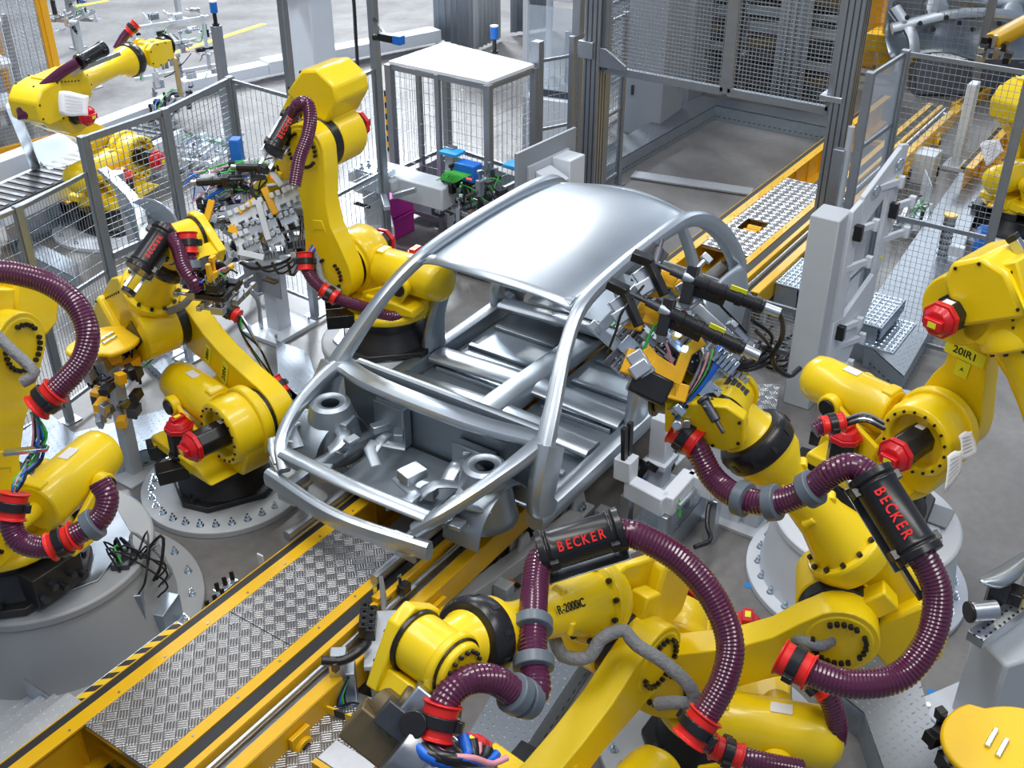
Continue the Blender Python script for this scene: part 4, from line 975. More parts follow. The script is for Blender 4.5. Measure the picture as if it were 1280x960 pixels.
# background belt conveyor left
def long_box(label, p, q, w_, h, z, m_, name, cat, legs=True, extra=None):
    a, b = at(*p, z+h), at(*q, z+h); t = thing(name, label, cat, (a.x, a.y, 0)); iv = inv(t); a.z = b.z = z+h/2
    mb = MB(); mb.bar(a, b, w_, h); mb.build('body', m_, t, .01, xf=iv)
    d = (b-a); L = d.length; d.normalize()
    if legs and z > .05:
        for k in range(int(L/1.2)+1): c = a+d*min(L, .1+k*1.2); mb = MB(); mb.box((c.x, c.y, z/2), (.07, .07, z)); mb.build('leg', m_, t, xf=iv)
    if extra: extra(t, iv, a, b, d, L)
    return t
def belt_x(t, iv, a, b, d, L):
    mb = MB(); mb.bar(a+V((0, 0, .075)), b+V((0, 0, .075)), .5, .01); mb.build('belt', BLR, t, xf=iv)
    mb = MB(); n = int(L/.12)
    for k in range(n): c = a+d*(k*.12+.05)+V((0, 0, .085)); mb.box(c, (.05, .46, .012), frame(d))
    mb.build('rollers', STEEL, t, xf=iv)
long_box('light grey conveyor with dark rollers crossing the neighbouring cell at the left', (-30, 262), (200, 158), .7, .12, .4, GRW, 'roller_conveyor', 'conveyor', extra=belt_x)
long_box('bright grey long beam along the neighbouring conveyor, upper left', (-20, 205), (215, 118), .22, .22, .1, GRW, 'machine_beam', 'beam', legs=False)
long_box('bright steel beam on the floor behind the tall mesh fence, upper middle', (330, 75), (545, 35), .3, .18, .1, GRW, 'machine_beam', 'beam', legs=False)
long_box('lower pale steel beam on the floor left of the white pillar machine', (225, 100), (330, 78), .25, .15, .1, GRW, 'machine_beam', 'beam', legs=False)
duct('galvanised duct on the floor of the neighbouring cell behind the left mesh fence', [xyz(10, 300)[:2], xyz(95, 255)[:2], xyz(105, 270)[:2], xyz(20, 318)[:2]], .15, GALV)
duct('pale duct slanting across the floor behind the left mesh fence', [xyz(30, 310)[:2], xyz(100, 345)[:2], xyz(98, 365)[:2], xyz(25, 328)[:2]], .15, CHK3)
# fixture with clear plates held by the neighbouring robot
def clutter(label, name, cat, c, M, size, seed, mats, n=26, cab=6, cabm=None, group=None, frame_m=None, post=False):
    """fixture made of a base frame, clamps, valve blocks and cables, in local axes M around world point c"""
    rnd = random.Random(seed); t = thing(name, label, cat, c, 0, group); X_, Y_, Z_ = size; T = M.to_4x4()
    mb = MB(); w_ = min(size)*.10+.015
    for s_ in (-1, 1):
        mb.box((0, s_*Y_*.36, 0), (X_, w_, w_)); mb.box((s_*X_*.42, 0, 0), (w_, Y_*.8, w_))
    mb.box((0, 0, 0), (X_*.5, w_, w_*.8)); mb.build('base_frame', frame_m or mats[0], t, .004, xf=T)
    if post:
        mb = MB(); mb.box((0, 0, -c.z/2), (.08, .08, c.z)); mb.box((0, 0, -c.z+.01), (.3, .3, .02)); mb.build('stand_post', GRY, t, .004)
    for k in range(n):
        x, y, z = rnd.uniform(-.5, .5)*X_, rnd.uniform(-.5, .5)*Y_, rnd.uniform(-.5, .5)*Z_; m_ = mats[rnd.randrange(len(mats))]; q = rnd.random(); mb = MB()
        if q < .3:
            a_ = rnd.choice((0, 1, 2)); s_ = [rnd.uniform(.03, .06)]*3; s_[a_] = rnd.uniform(.08, .2); mb.box((x, y, z), s_); d = V([0, 0, 0]); d[a_] = 1
            mb.cyl(V((x, y, z))+d*s_[a_]*.5, V((x, y, z))+d*(s_[a_]*.5+.07), .012, n=8); mb.box(V((x, y, z))+d*(s_[a_]*.5+.08), (.05, .03, .03)); nm = 'clamp_cylinder'
        elif q < .5:
            for i in range(5): mb.box((x+i*.022, y, z), (.018, .07, .05))
            mb.box((x+.044, y, z-.03), (.12, .08, .012)); nm = 'valve_block'
        elif q < .68:
            mb.prism([(0, 0), (.12, 0), (.12, .03), (.04, .05), (.03, .12), (0, .12)], (x, y, z), V((1, 0, 0)), V((0, 0, 1)), V((0, 1, 0)), -.012, .012); nm = 'bracket'
        elif q < .84:
            d = V((rnd.uniform(-1, 1), rnd.uniform(-1, 1), rnd.uniform(-.5, .5))).normalized(); p = V((x, y, z)); mb.cyl(p, p+d*.1, .022, n=12); mb.cyl(p+d*.1, p+d*.16, .01, n=8); mb.cyl(p-d*.015, p, .03, n=12); nm = 'spindle'
        else:
            mb.box((x, y, z), (rnd.uniform(.06, .14), rnd.uniform(.05, .1), rnd.uniform(.01, .03))); nm = 'mounting_plate'
        o = mb.build(nm, m_, t, .003, xf=T)
        mb = MB()
        for i in range(2): mb.cyl((x+.01*i, y+.02-.04*i, z), (x+.01*i, y+.02-.04*i, z+.05), .005, n=6)
        mb.build('screws', ZINC if m_ is not ZINC else DSTEEL, o, xf=T)
    cabm = cabm or [BLK, GRN, BLUC, BLK, PNK, BLK]
    for k in range(cab):
        a_ = V((rnd.uniform(-.5, .5)*X_, rnd.uniform(-.5, .5)*Y_, rnd.uniform(0, .5)*Z_)); b_ = V((rnd.uniform(-.5, .5)*X_, rnd.uniform(-.5, .5)*Y_, rnd.uniform(0, .5)*Z_)); md = (a_+b_)/2+V((rnd.uniform(-.1, .1), rnd.uniform(-.1, .1), rnd.uniform(.02, .14)))
        mb = MB(); mb.tube([a_, a_.lerp(md, .5)+V((0, 0, .03)), md, b_.lerp(md, .5)+V((0, 0, .02)), b_], .006, 6); mb.build('cable', cabm[k % len(cabm)], t, xf=T)
    return t
IV3 = Matrix.Identity(3)
Mc = Matrix((_r, _fw.cross(_r).normalized()*-1, _fw)).transposed()
RZ = lambda deg: Matrix.Rotation(R(deg), 3, 'Z'); RY = lambda deg: Matrix.Rotation(R(deg), 3, 'Y'); RX = lambda deg: Matrix.Rotation(R(deg), 3, 'X')
SIL = [ALU, STEEL, GRW, BLK, ZINC]
ft = clutter('fixture with clear plates and black valves at the arm tip of the neighbouring robot', 'welding_fixture', 'fixture', atd(215, 60, 13.2), RZ(-20) @ RX(90), (1.0, .8, .25), 3, [GRW, ALU, BLK, GRW, ZINC], 34, 8)
for (u, v, w_, h_, lab) in ((190, 55, .62, .62, 'clear_plate'), (222, 85, .35, .75, 'clear_plate')):
    mb = MB(); c = atd(u, v, 13.5); mb.box(c, (.02, w_, h_), RZ(-30)); mb.build(lab, PLEX, ft, .004, xf=inv(ft))
mb = MB(); c = atd(222, 95, 13.2); mb.box(c, (.03, .2, .45), RZ(-30)); mb.build('ochre_plate', mat('ochre', (.45, .33, .12), .5, noise=(4, .1)), ft, .004, xf=inv(ft))
clutter('machine head with cables at the very top left of centre, above the fixture', 'welding_fixture', 'fixture', xyz(225, 25)+V((0, 0, 1.0)), RZ(30), (.9, .5, .7), 9, [GRW, ALU, STEEL, BRZ], 26, 6, post=True)
clutter('jumble of clear and silver parts standing behind the aluminium fence panel', 'parts_stack', 'parts', xyz(262, 215)+V((0, 0, .25)), RZ(20), (.8, .7, .4), 12, [GRW, ZINC, ALU, GRW], 34, 4)
clutter('small clamp assembly left of the neighbouring robot wrist, under a rack', 'clamp_fixture', 'fixture', xyz(110, 110)+V((0, 0, 1.0)), RZ(20), (.6, .35, .4), 14, [STEEL, ALU, GRW, BLK], 18, 3, post=True)
clutter('row of dark fixtures on the neighbouring line behind the fence', 'clamp_fixture', 'fixture', xyz(215, 175)+V((0, 0, .4)), RZ(35), (1.5, .3, .3), 15, [DSTEEL, BLK, STEEL], 22, 3, post=True)
# hanging car panel and perforated strut by the left fence
t = thing('body_side_panel', 'curved grey pressed car panel behind the hose canister at the left fence', 'car part', atd(200, 285, 8.9)); iv = inv(t); rows = []
for i in range(12):
    f = i/11; row = []
    for j in range(7):
        g = j/6; row.append(atd(172+62*g-20*(1-f)+8*math.sin(f*3), 262+70*f-14*math.sin(math.pi*g)+6*f*g, 8.9+.12*math.cos(g*3)+.1*f))
    rows.append(row)
MB().grid(rows).build('panel', BODY, t, xf=iv, solid=.01, angle=60)
mb = MB(); mb.sweep([atd(128, 212, 9.3), atd(150, 232, 9.2), atd(172, 258, 9.0), atd(182, 300, 8.9)], (.05, .025)); mb.build('flange', BODY, t, xf=iv)
for uu, vv in ((185, 300), (215, 325)): q = atd(uu, vv, 8.97); mb = MB(); mb.box((q.x, q.y, q.z/2), (.05, .05, q.z)); mb.box((q.x, q.y, .01), (.18, .18, .02)); mb.build('support_post', ALU, t, .003, xf=iv)
def strut(label, p, q, w_=.07, m_=ALU):
    t = thing('perforated_strut', label, 'strut', p); iv = inv(t); mb = MB(); mb.bar(p, q, w_, w_*.6); o = mb.build('profile', m_, t, .003, xf=iv)
    d = (q-p); L = d.length; d.normalize(); M_ = frame(d); mb = MB(); k = .04
    while k < L-.03:
        for s_ in (-1, 1): c = p+d*k+M_ @ V((0, s_*w_*.22, w_*.305)); mb.cyl(c, c+M_ @ V((0, 0, .002)), .008, n=8); c = p+d*k+M_ @ V((0, s_*w_*.502, 0)); mb.cyl(c, c+M_ @ V((0, s_*.002, 0)), .008, n=8)
        k += .05
    mb.build('holes', BLK, o, xf=iv); return t
strut('perforated aluminium strut standing at the left in the neighbouring cell', at(60, 245, .0), at(14, 132, 1.45), .1)
strut('perforated aluminium strut slanting beside the left fence post', at(186, 372, 0.0), atd(146, 215, 9.4), .1)
long_box('light hood panel leaning behind the paper-tagged robot', (55, 175), (90, 205), .5, .05, .5, BODY, 'pressed_sheet', 'car part')
# white pillar machine
t = thing('pillar_machine', 'white pillar machine with a box head behind the tall fences', 'machine', xyz(398, 130)); mb = MB(); mb.box((0, 0, .75), (.42, .42, 1.5)); mb.build('pillar', GRW, t, .02); mb = MB(); mb.box((0, 0, 1.72), (.62, .55, .44)); mb.build('head', GRW, t, .03)
mb = MB(); mb.prism([(-.2, -.2), (-.75, -.1), (-.75, .0), (-.2, .2)], (0, 0, 1.75), V((1, 0, 0)), V((0, 0, 1)), V((0, 1, 0)), -.1, .1); mb.build('cantilever', GRY, t, .01)
mb = MB(); mb.tube([(.3, -.2, 1.6), (.5, -.3, 1.5), (.52, -.3, .8), (.5, -.3, 0)], .025, 8); mb.build('conduit', BLK, t)
# curtains / cabinets / far fences
t = thing('welding_curtain', 'hanging pale grey curtain panels at the top middle', 'curtain', xyz(585, 62)); iv = inv(t)
for k, (u0, v0, u1, v1) in enumerate(((545, 52, 592, 66), (594, 66, 625, 52), (640, 45, 690, 38))):
    p, q = xyz(u0, v0), xyz(u1, v1); rows = [[p.lerp(q, i/30)+V((.03*math.sin(i*1.3), .03*math.cos(i*1.3), z)) for i in range(31)] for z in (.05, 1.2, 2.6)]
    MB().grid(rows).build('curtain', CURT if k != 1 else GRY, t, xf=iv, solid=.01, angle=80)
def cabinet(label, u, v, sx, sy, sz, rz, m_=GRW, glass=False):
    t = thing('control_cabinet', label, 'cabinet', xyz(u, v), R(rz)); mb = MB(); mb.box((0, 0, sz/2), (sx, sy, sz))
    if not glass: mb.build('housing', m_, t, .01)
    else:
        mb = MB(); mb.box((0, 0, .35), (sx, sy, .7)); mb.box((0, 0, sz-.03), (sx, sy, .06))
        for p in (-1, 1):
            for q in (-1, 1): mb.box((p*(sx/2-.03), q*(sy/2-.03), sz/2), (.06, .06, sz))
        mb.build('housing', m_, t, .006); mb = MB(); mb.box((0, -sy/2+.02, sz*.68), (sx-.1, .01, sz*.5)); mb.box((-sx/2+.02, 0, sz*.68), (.01, sy-.1, sz*.5)); mb.build('window', PLEX, t)
        mb = MB(); mb.box((0, 0, .75), (sx*.7, sy*.7, .1)); mb.box((.1, 0, 1.1), (.08, .1, .6)); mb.build('equipment', DSTEEL, t, .01)
    mb = MB(); mb.box((sx*.3, -sy/2-.008, sz*.3), (.03, .02, .12)); mb.box((-sx/2-.008, sy*.3, sz*.3), (.02, .03, .12)); mb.build('handle', BLK, t)
    return t
cabinet('white glazed cabinet left of the tall grey column', 705, 185, .75, .8, 1.9, 10, GRW, True)
cabinet('first grey control cabinet standing behind the left gate column', 815, 160, .7, .5, 1.9, 5, GRD)
cabinet('second grey control cabinet behind the gate, right of the first', 850, 120, .7, .5, 1.9, 5, GRD)
cabinet('tall dark cabinet at the top behind the gate mesh', 770, 95, .8, .5, 1.9, 5, GRD)
def rack(label, u, v, rz, sx, n, m_=DSTEEL, seed=0):
    rnd = random.Random(seed); t = thing('parts_rack', label, 'rack', xyz(u, v), R(rz))
    for px in (-sx/2, sx/2):
        for py in (-.35, .35): mb = MB(); mb.box((px, py, 1.1), (.06, .06, 2.2)); mb.build('upright', BLU if seed == 1 else m_, t)
    for k in range(n):
        z = .2+k*1.9/n; mb = MB(); mb.box((0, 0, z), (sx, .7, .03)); mb.build('shelf', m_, t, .003)
        for q in range(3): mb = MB(); mb.box((-sx/2+sx*(q+.5)/3, 0, z+.1), (sx/3.6, rnd.uniform(.4, .6), rnd.uniform(.1, .16))); mb.build('stored_part', [DSTEEL, BODY2, BRZ, GRD][rnd.randrange(4)], t, .01)
    return t
rack('dark parts rack with blue uprights behind the lift gate', 895, 90, 10, 1.2, 8, seed=1)
rack('dark stack rack in the middle behind the lift gate', 958, 108, 10, 1.0, 9, seed=2)
rack('dark parts rack right behind the lift gate beside the curtain', 1025, 118, 10, 1.0, 9, seed=3)
t = thing('hanging_curtain', 'tall grey strip curtain hanging behind the lift gate', 'curtain', xyz(975, 130)); p, q = xyz(965, 132), xyz(1000, 140); rows = [[p.lerp(q, i/20)+V((.04*math.sin(i*1.3), .04*math.cos(i*1.3), z)) for i in range(21)] for z in (.05, 1.5, 3.2)]
MB().grid(rows).build('curtain', CURT, t, xf=inv(t), solid=.01, angle=80)
t = thing('yellow_post', 'slim yellow post behind the right part of the lift gate', 'post', xyz(1043, 120)); mb = MB(); mb.box((0, 0, 1.3), (.07, .07, 2.6)); mb.build('post', YEL2, t, .004); mb = MB(); mb.box((0, 0, .01), (.2, .2, .02)); mb.build('foot', YEL2, t)
beacon('blue signal beacon on a post at the top left beyond the fence', 270, 32, 1.7, .25); 
t = thing('beacon_post', 'grey aluminium post carrying the blue beacon at top left', 'post', at(270, 32, 1.7)*1.0); t.location.z = 0; mb = MB(); mb.box((0, 0, .85), (.09, .09, 1.70)); mb.build('post', ALD, t, .004); mb = MB(); mb.box((0, 0, .01), (.2, .2, .02)); mb.build('foot', ALD, t)
t = thing('grey_post', 'slim grey post at the top beside the yellow mesh cage', 'post', xyz(98, 60)); mb = MB(); mb.box((0, 0, 1.2), (.1, .1, 2.4)); mb.build('post', GRD, t, .004); mb = MB(); mb.box((0, 0, .01), (.2, .2, .02)); mb.build('foot', GRD, t)
t = thing('warning_post', 'short post with orange and black bands behind the upright robot', 'post', xyz(487, 188)); mb = MB(); mb.cyl((0, 0, 0), (0, 0, .75), .03, n=12); mb.build('post', BLK, t)
mb = MB()
for k in range(5): mb.cyl((0, 0, .05+k*.14), (0, 0, .12+k*.14), .032, n=12)
mb.build('orange_bands', ORG, t)
t = thing('marker_stick', 'red and white striped marker stick in front of the white pillar machine', 'marker', xyz(390, 118)); mb = MB(); mb.cyl((0, 0, 0), (0, 0, .8), .02, n=10); mb.build('stick', LBW, t)
mb = MB()
for k in range(3): mb.cyl((0, 0, .3+k*.2), (0, 0, .4+k*.2), .022, n=10)
mb.build('red_bands', REDP, t)
p = at(484, 47, 2.4); t = thing('camera_lamp', 'small black camera with blue light mounted on the tall post near the top', 'camera', p); mb = MB(); mb.box((0, 0, 0), (.07, .16, .06)); mb.cyl((0, -.0, 0), (0, .14, -.02), .03, n=12); mb.build('housing', BLK, t, .004); mb = MB(); mb.box((0, -.12, 0), (.07, .08, .07)); mb.build('lens_block', BLU, t, .004)
mb = MB(); q = V((Q2[0], Q2[1], 2.4))-p; mb.bar((0, 0, 0), q, .02, .02); mb.build('arm', BLK, t)
for k, (u, v, lab) in enumerate(((493, 262, 'lower magenta crate stacked behind the gripper robot'), (493, 248, 'upper magenta crate stacked behind the gripper robot'))):
    p = xyz(490, 292); t = thing('storage_crate', lab, 'crate', (p.x, p.y, .0+.24*k)); mb = MB()
    for s_ in (-1, 1): mb.box((s_*.19, 0, .12), (.012, .28, .23)); mb.box((0, s_*.14, .12), (.39, .012, .23))
    mb.box((0, 0, .01), (.38, .28, .015)); mb.build('tub', MAG, t, .004); mb = MB(); mb.box((0, 0, .225), (.42, .32, .02)); mb.build('rim', MAG, t, .004)
# right background: second line
t = thing('yellow_machine', 'big orange yellow machine frame at the top right', 'machine', xyz(1105, 95)); iv = inv(t)
for (dx, dy, h, w_) in ((0, 0, 2.6, .22), (.9, -.2, 2.6, .3), (.4, .4, 2.6, .25)):
    mb = MB(); mb.box((dx, dy, h/2), (w_, w_, h)); mb.build('column', YEL2, t, .01)
mb = MB(); mb.box((.4, 0, .5), (1.2, .6, .25)); mb.box((.5, 0, 1.3), (1.1, .25, .3)); mb.build('cross_beam', YEL2, t, .02)
mb = MB(); mb.cyl((.5, -.2, .9), (.5, -.32, .9), .12, n=20); mb.build('gear_disc', YEL3, t, .01)
t = thing('car_underbody', 'grey pressed car front structure at the top right edge', 'car body', atd(1215, 30, 15.6)); M_ = Mc
mb = MB(); rows = []
for i in range(20):
    f = i/19; rows.append([V(((f-.5)*2.3, .42-.9*g+.08*math.sin(f*6), .25*math.sin(g*3)+.06*math.sin(f*14)-.3*abs(f-.5)**2)) for g in [j/9 for j in range(10)]])
mb.grid(rows).build('panel', BODY2, t, xf=M_.to_4x4(), solid=.02, angle=70)
mb = MB(); mb.sweep([V((-1.15, -.1, -.1)), V((-.4, .05, -.2)), V((.4, .05, -.2)), V((1.15, -.1, -.1))], (.08, .07)); mb.sweep([V((-1.1, .2, -.05)), V((-.9, -.2, -.15)), V((-.85, -.5, -.1))], (.09, .06)); mb.build('cross_member', BODY, t, xf=M_.to_4x4())
for (x, y, r_) in ((-.55, .18, .17), (.5, .12, .15)): mb = MB(); mb.lathe([(-.04, r_), (.06, r_*.9), (.07, r_*.6)], V((x, y, -.12)), V((0, 0, -1)), 24); mb.build('dome', BODY, t, xf=M_.to_4x4())
mb = MB()
for k in range(12): mb.cyl(V((-1+k*.18, .0-.08*(k % 3), -.27)), V((-1+k*.18, .0-.08*(k % 3), -.275)), .035, n=12)
mb.build('punched_holes', BLK, t, xf=M_.to_4x4())
mb = MB(); mb.box(V((0, -.75, .1)), (1.6, .5, .3)); mb.build('dark_sill', DSTEEL, t, .02, xf=M_.to_4x4())
mb = MB()
for k in (-.8, .8): q = atd(1215, 30, 15.6); mb.box((k*.56, -k*.82, -q.z/2-.2), (.08, .08, q.z-.4))
mb.build('support_leg', YEL2, t)
mb = MB()
for (p, q) in (((1150, 175), (1255, 85)), ((1195, 130), (1260, 95))):
    a, b = at(*p, .7), at(*q, .7); tt, _a, _b = fbeam('yellow cross frame under the far car structure, %s' % ('longer' if p[0] < 1180 else 'shorter'), p, q, .12, .12, YEL2, 'yellow_crossbar_rack', z=.0)
t = thing('white_upright', 'left of two white machine uprights beyond the right fence', 'upright', xyz(1195, 208)); mb = MB(); mb.box((0, 0, .5), (.22, .1, 1.0)); mb.build('post', GRW, t, .01); mb = MB(); mb.box((0, 0, .02), (.35, .25, .04)); mb.build('foot', GRW, t)
t = thing('white_upright', 'right of two white machine uprights beyond the right fence', 'upright', xyz(1240, 200)); mb = MB(); mb.box((0, 0, .45), (.3, .12, .9)); mb.build('post', GRY, t, .01); mb = MB(); mb.box((0, 0, .02), (.42, .3, .04)); mb.build('foot', GRW, t)
base_plate('light grey round base plate of the robot behind the right fence', (at(1262, 290).x, at(1262, 290).y), .6, .04, 10, mat_=GRW)
RH = robot('yellow robot behind the right wire fence with a paper on its joint', (at(1262, 290).x, at(1262, 290).y, .045), -25, -35, 10, L1=.8, L2=1.28, x2=.3, h2=.62, box=180, j5=0)
t = thing('perforated_post', 'perforated round aluminium post with a yellow cap beyond the right robot', 'post', xyz(1172, 345)); mb = MB(); mb.cyl((0, 0, 0), (0, 0, .62), .055, n=20); o = mb.build('tube', ALU, t); mb = MB()
for k in range(9):
    for j in range(12): th = j*math.pi/6; c = V((.055*math.cos(th), .055*math.sin(th), .06+k*.06)); mb.cyl(c, c*1.0+V((math.cos(th), math.sin(th), 0))*.002, .009, n=6)
mb.build('holes', BLK, o); mb = MB(); mb.cyl((0, 0, .62), (0, 0, .64), .062, n=20); mb.build('cap', YEL2, t, .003)
mb = MB(); mb.box((0, -.12, .3), (.08, .14, .1)); mb.box((.0, -.1, .18), (.1, .08, .06)); mb.build('sensor_mount', GRW, t, .005)
p = xyz(1222, 330); t = thing('blue_box', 'blue plastic box standing beside the perforated post', 'box', p, R(25)); mb = MB(); mb.prism([(-.09, 0), (.09, 0), (.09, .3), (-.03, .38), (-.09, .3)], (0, 0, .05), V((1, 0, 0)), V((0, 0, 1)), V((0, 1, 0)), -.06, .06); mb.build('shell', BLU, t, .008); mb = MB(); mb.box((0, 0, .025), (.22, .16, .05)); mb.build('foot', GRD, t)
cabinet('low pale box unit beneath the far yellow conveyor', 1150, 225, .3, .3, .35, 0, GRW)
clutter('small silver clamp unit on the floor behind the right wire fence', 'clamp_fixture', 'fixture', xyz(1140, 290)+V((0, 0, .2)), RZ(10), (.5, .3, .3), 31, [ALU, GRW, DSTEEL], 14, 5, [BLK, GRN])
t = thing('clear_sheet', 'small clear plastic sheet standing on the floor behind the right fence', 'sheet', xyz(1150, 275)); mb = MB(); mb.box((0, 0, .25), (.5, .01, .45), RZ(25)); mb.build('sheet', PLEX, t); mb = MB(); mb.box((0, 0, .02), (.5, .06, .04), RZ(25)); mb.build('holder', GRD, t)
# robot arm at the very top right (only its tool end shows)
t = thing('robot_tool_arm', 'orange yellow robot arm end with dark tool at the top right corner', 'robot', atd(1262, 40, 14.5)); iv = inv(t)
mb = MB(); mb.sweep([atd(1310, 15, 14.8), atd(1272, 35, 14.6), atd(1240, 52, 14.4)], (.12, .10)); mb.build('arm', YEL2, t, .01, xf=iv)
rnd = random.Random(77)
for k in range(14): mb = MB(); mb.box(atd(1235+rnd.uniform(-12, 30), 62+rnd.uniform(-12, 14), 14.4+rnd.uniform(-.1, .1)), (rnd.uniform(.05, .14), rnd.uniform(.04, .12), rnd.uniform(.05, .16))); mb.build('tool_block', [BLK, STEEL, ALU, DSTEEL][k % 4], t, .005, xf=iv)
# ---------------------------------------------------------------- dress packs
def dpath(ref, pts, off=0.):
    """hose points: (u, v[, extra depth]) around the depth of a robot joint"""
    return [atd(p[0], p[1], ref+off+(p[2] if len(p) > 2 else 0)) for p in pts]
# robot F (bottom right)
dF5 = dep(RF.w(RF.J5)); dF3 = dep(RF.w(RF.J3))
hose(RF, dpath(dF5-.05, [(846, 538, .05), (868, 556, .02), (892, 598, 0), (925, 622, -.1), (968, 628, -.2), (1012, 612, -.3), (1040, 590, -.38), (1066, 583, -.42), (1088, 594, -.45)]), .056, clamps=(.42, .56, .73), reds=(.05,))
becker(RF, atd(1086, 592, dF5-.48), atd(1152, 697, dF5-.62), .085, upv=tuple(atd(1088, 594, 5)-atd(1040, 660, 5.6)))
hose(RF, dpath(dF5-.62, [(1143, 686), (1158, 705), (1172, 745), (1162, 800), (1125, 845), (1065, 855), (1010, 838, .02), (982, 824, .05)]), .058, reds=(.97,))
hose(RF, dpath(dF3-.1, [(985, 822, -.1), (1012, 842, -.12), (1034, 868, -.14), (1046, 905, -.1), (1038, 938, 0), (1005, 956, .0), (930, 955, 0)]), .05, reds=(.17,))
hose(RF, dpath(dF3-.0, [(1036, 728, -.1), (1046, 758, -.18), (1042, 792, -.22), (1028, 806, -.2), (1003, 800, -.2), (985, 792, -.1)]), .032, rib=0, m_=GSL, name='cable_sleeve')
# robot G (bottom centre)
dG5 = dep(RG.w(RG.J5)); dG3 = dep(RG.w(RG.J3)); dGO = dep(RG.w(RG.O))
becker(RG, atd(674, 692, dGO-.52), atd(778, 660, dGO-.52), .085, upv=(0, 0, 1), flip=1)
hose(RG, dpath(dGO-.52, [(690, 690, .02), (674, 702, -.02), (668, 740, -.12), (666, 785, -.26), (667, 830, -.36), (670, 862, -.42), (656, 878, -.45)]), .058, clamps=(.55, .77))
hose(RG, dpath(dGO, [(662, 874, -.95), (645, 868, -1.0), (618, 850, -1.06), (585, 850, -1.12), (558, 873, -1.16), (544, 915, -1.18)]), .056, clamps=(.05, .16), reds=(.93,))
hose(RG, dpath(dGO-.52, [(770, 665, 0), (800, 671, -.02), (850, 700, -.04), (890, 745, -.06), (912, 800, -.08), (905, 850, -.1), (880, 896, -.1), (862, 922, -.1)]), .06, reds=(.96,))
hose(RG, dpath(dGO-.45, [(862, 918, 0), (872, 922, 0), (905, 938, 0), (950, 952, 0), (1000, 962, .05)]), .045, reds=(.35,))
hose(RG, dpath(dGO-.12, [(694, 800, -.2), (704, 820, -.25), (735, 822, -.27), (752, 798, -.27), (780, 788, -.25), (794, 805, -.28), (830, 828, -.3), (862, 858, -.3), (866, 878, -.28), (840, 878, -.25), (822, 880, -.2)]), .03, rib=0, m_=GSL, name='cable_sleeve')
# robot C (left of car)
dC5 = dep(RC.w(RC.J5)); dC3 = dep(RC.w(RC.J3))
becker(RC, atd(208, 286, dC5-.15), atd(172, 338, dC5-.25), .075, upv=tuple(atd(190, 310, 5)-atd(215, 330, 5.5)), flip=-1)
hose(RC, dpath(dC5-.2, [(206, 285, .05), (222, 308, 0), (230, 335, -.03), (242, 352, -.03), (247, 362, 0)]), .046)
hose(RC, dpath(dC5-.15, [(234, 300), (236, 322), (240, 345), (238, 362)]), .05, clamps=(.55, .85), reds=(.08,))
hose(RC, dpath(dC3, [(255, 345, .0), (268, 372, 0), (280, 384, -.02), (292, 392, -.03)]), .04, reds=(.95,))
hose(RC, dpath(dC3+.1, [(345, 478), (356, 495), (358, 518), (348, 535)]), .045, reds=(.1,), clamps=(.5,))
hose(RC, dpath(dC3-.2, [(210, 390), (228, 382), (240, 368), (244, 350)]), .025, rib=0, m_=GSL, name='cable_sleeve')
hose(RC, dpath(dC3-.0, [(252, 342), (266, 350), (270, 372)]), .025, rib=0, m_=GSL, name='cable_sleeve')
rnd = random.Random(5)
for k in range(7):
    mb = MB(); mb.tube([RC.iM @ atd(298+rnd.uniform(-4, 4), 395, dC3-.05), RC.iM @ atd(306+rnd.uniform(-6, 8), 412, dC3-.05+rnd.uniform(-.05, .1)), RC.iM @ atd(318+rnd.uniform(-8, 8), 436, dC3-.02), RC.iM @ atd(343+rnd.uniform(-4, 4), 478, dC3+.1)], .007, 6); mb.build('cable', [BLK, BLK, GRN, BLK, PNK, BLK, ZINC][k], RC.t)
# robot B
dB3 = dep(RB.w(RB.J3)); dB2 = dep(RB.w(RB.J2))
becker(RB, atd(368, 140, dB3-.15), atd(340, 188, dB3-.3), .055, upv=tuple(atd(350, 160, 5)-atd(365, 172, 5.5)), flip=-1)
hose(RB, dpath(dB3-.48, [(367, 142, .1), (374, 130, 0), (384, 130, 0), (388, 148, 0), (384, 172, 0), (374, 200, 0), (368, 232, 0)]), .046)
hose(RB, dpath(dB2-.25, [(381, 318), (383, 335), (396, 355), (420, 372), (455, 384), (490, 396), (512, 388, .1), (519, 362, .2)]), .046, reds=(.05, .3))
hose(RB, dpath(dB2-.22, [(394, 300), (398, 330), (404, 352), (425, 366)]), .026, rib=0, m_=GSL, name='cable_sleeve')
for k, mm in enumerate((BLUC, PNK, BLUC)):
    mb = MB(); mb.tube([RB.iM @ atd(390+k*2, 262, dB2-.2), RB.iM @ atd(398+k*2, 290, dB2-.25), RB.iM @ atd(396-k*3, 308, dB2-.25), RB.iM @ atd(381+k, 322, dB2-.25)], .009, 6); mb.build('air_line', mm, RB.t)
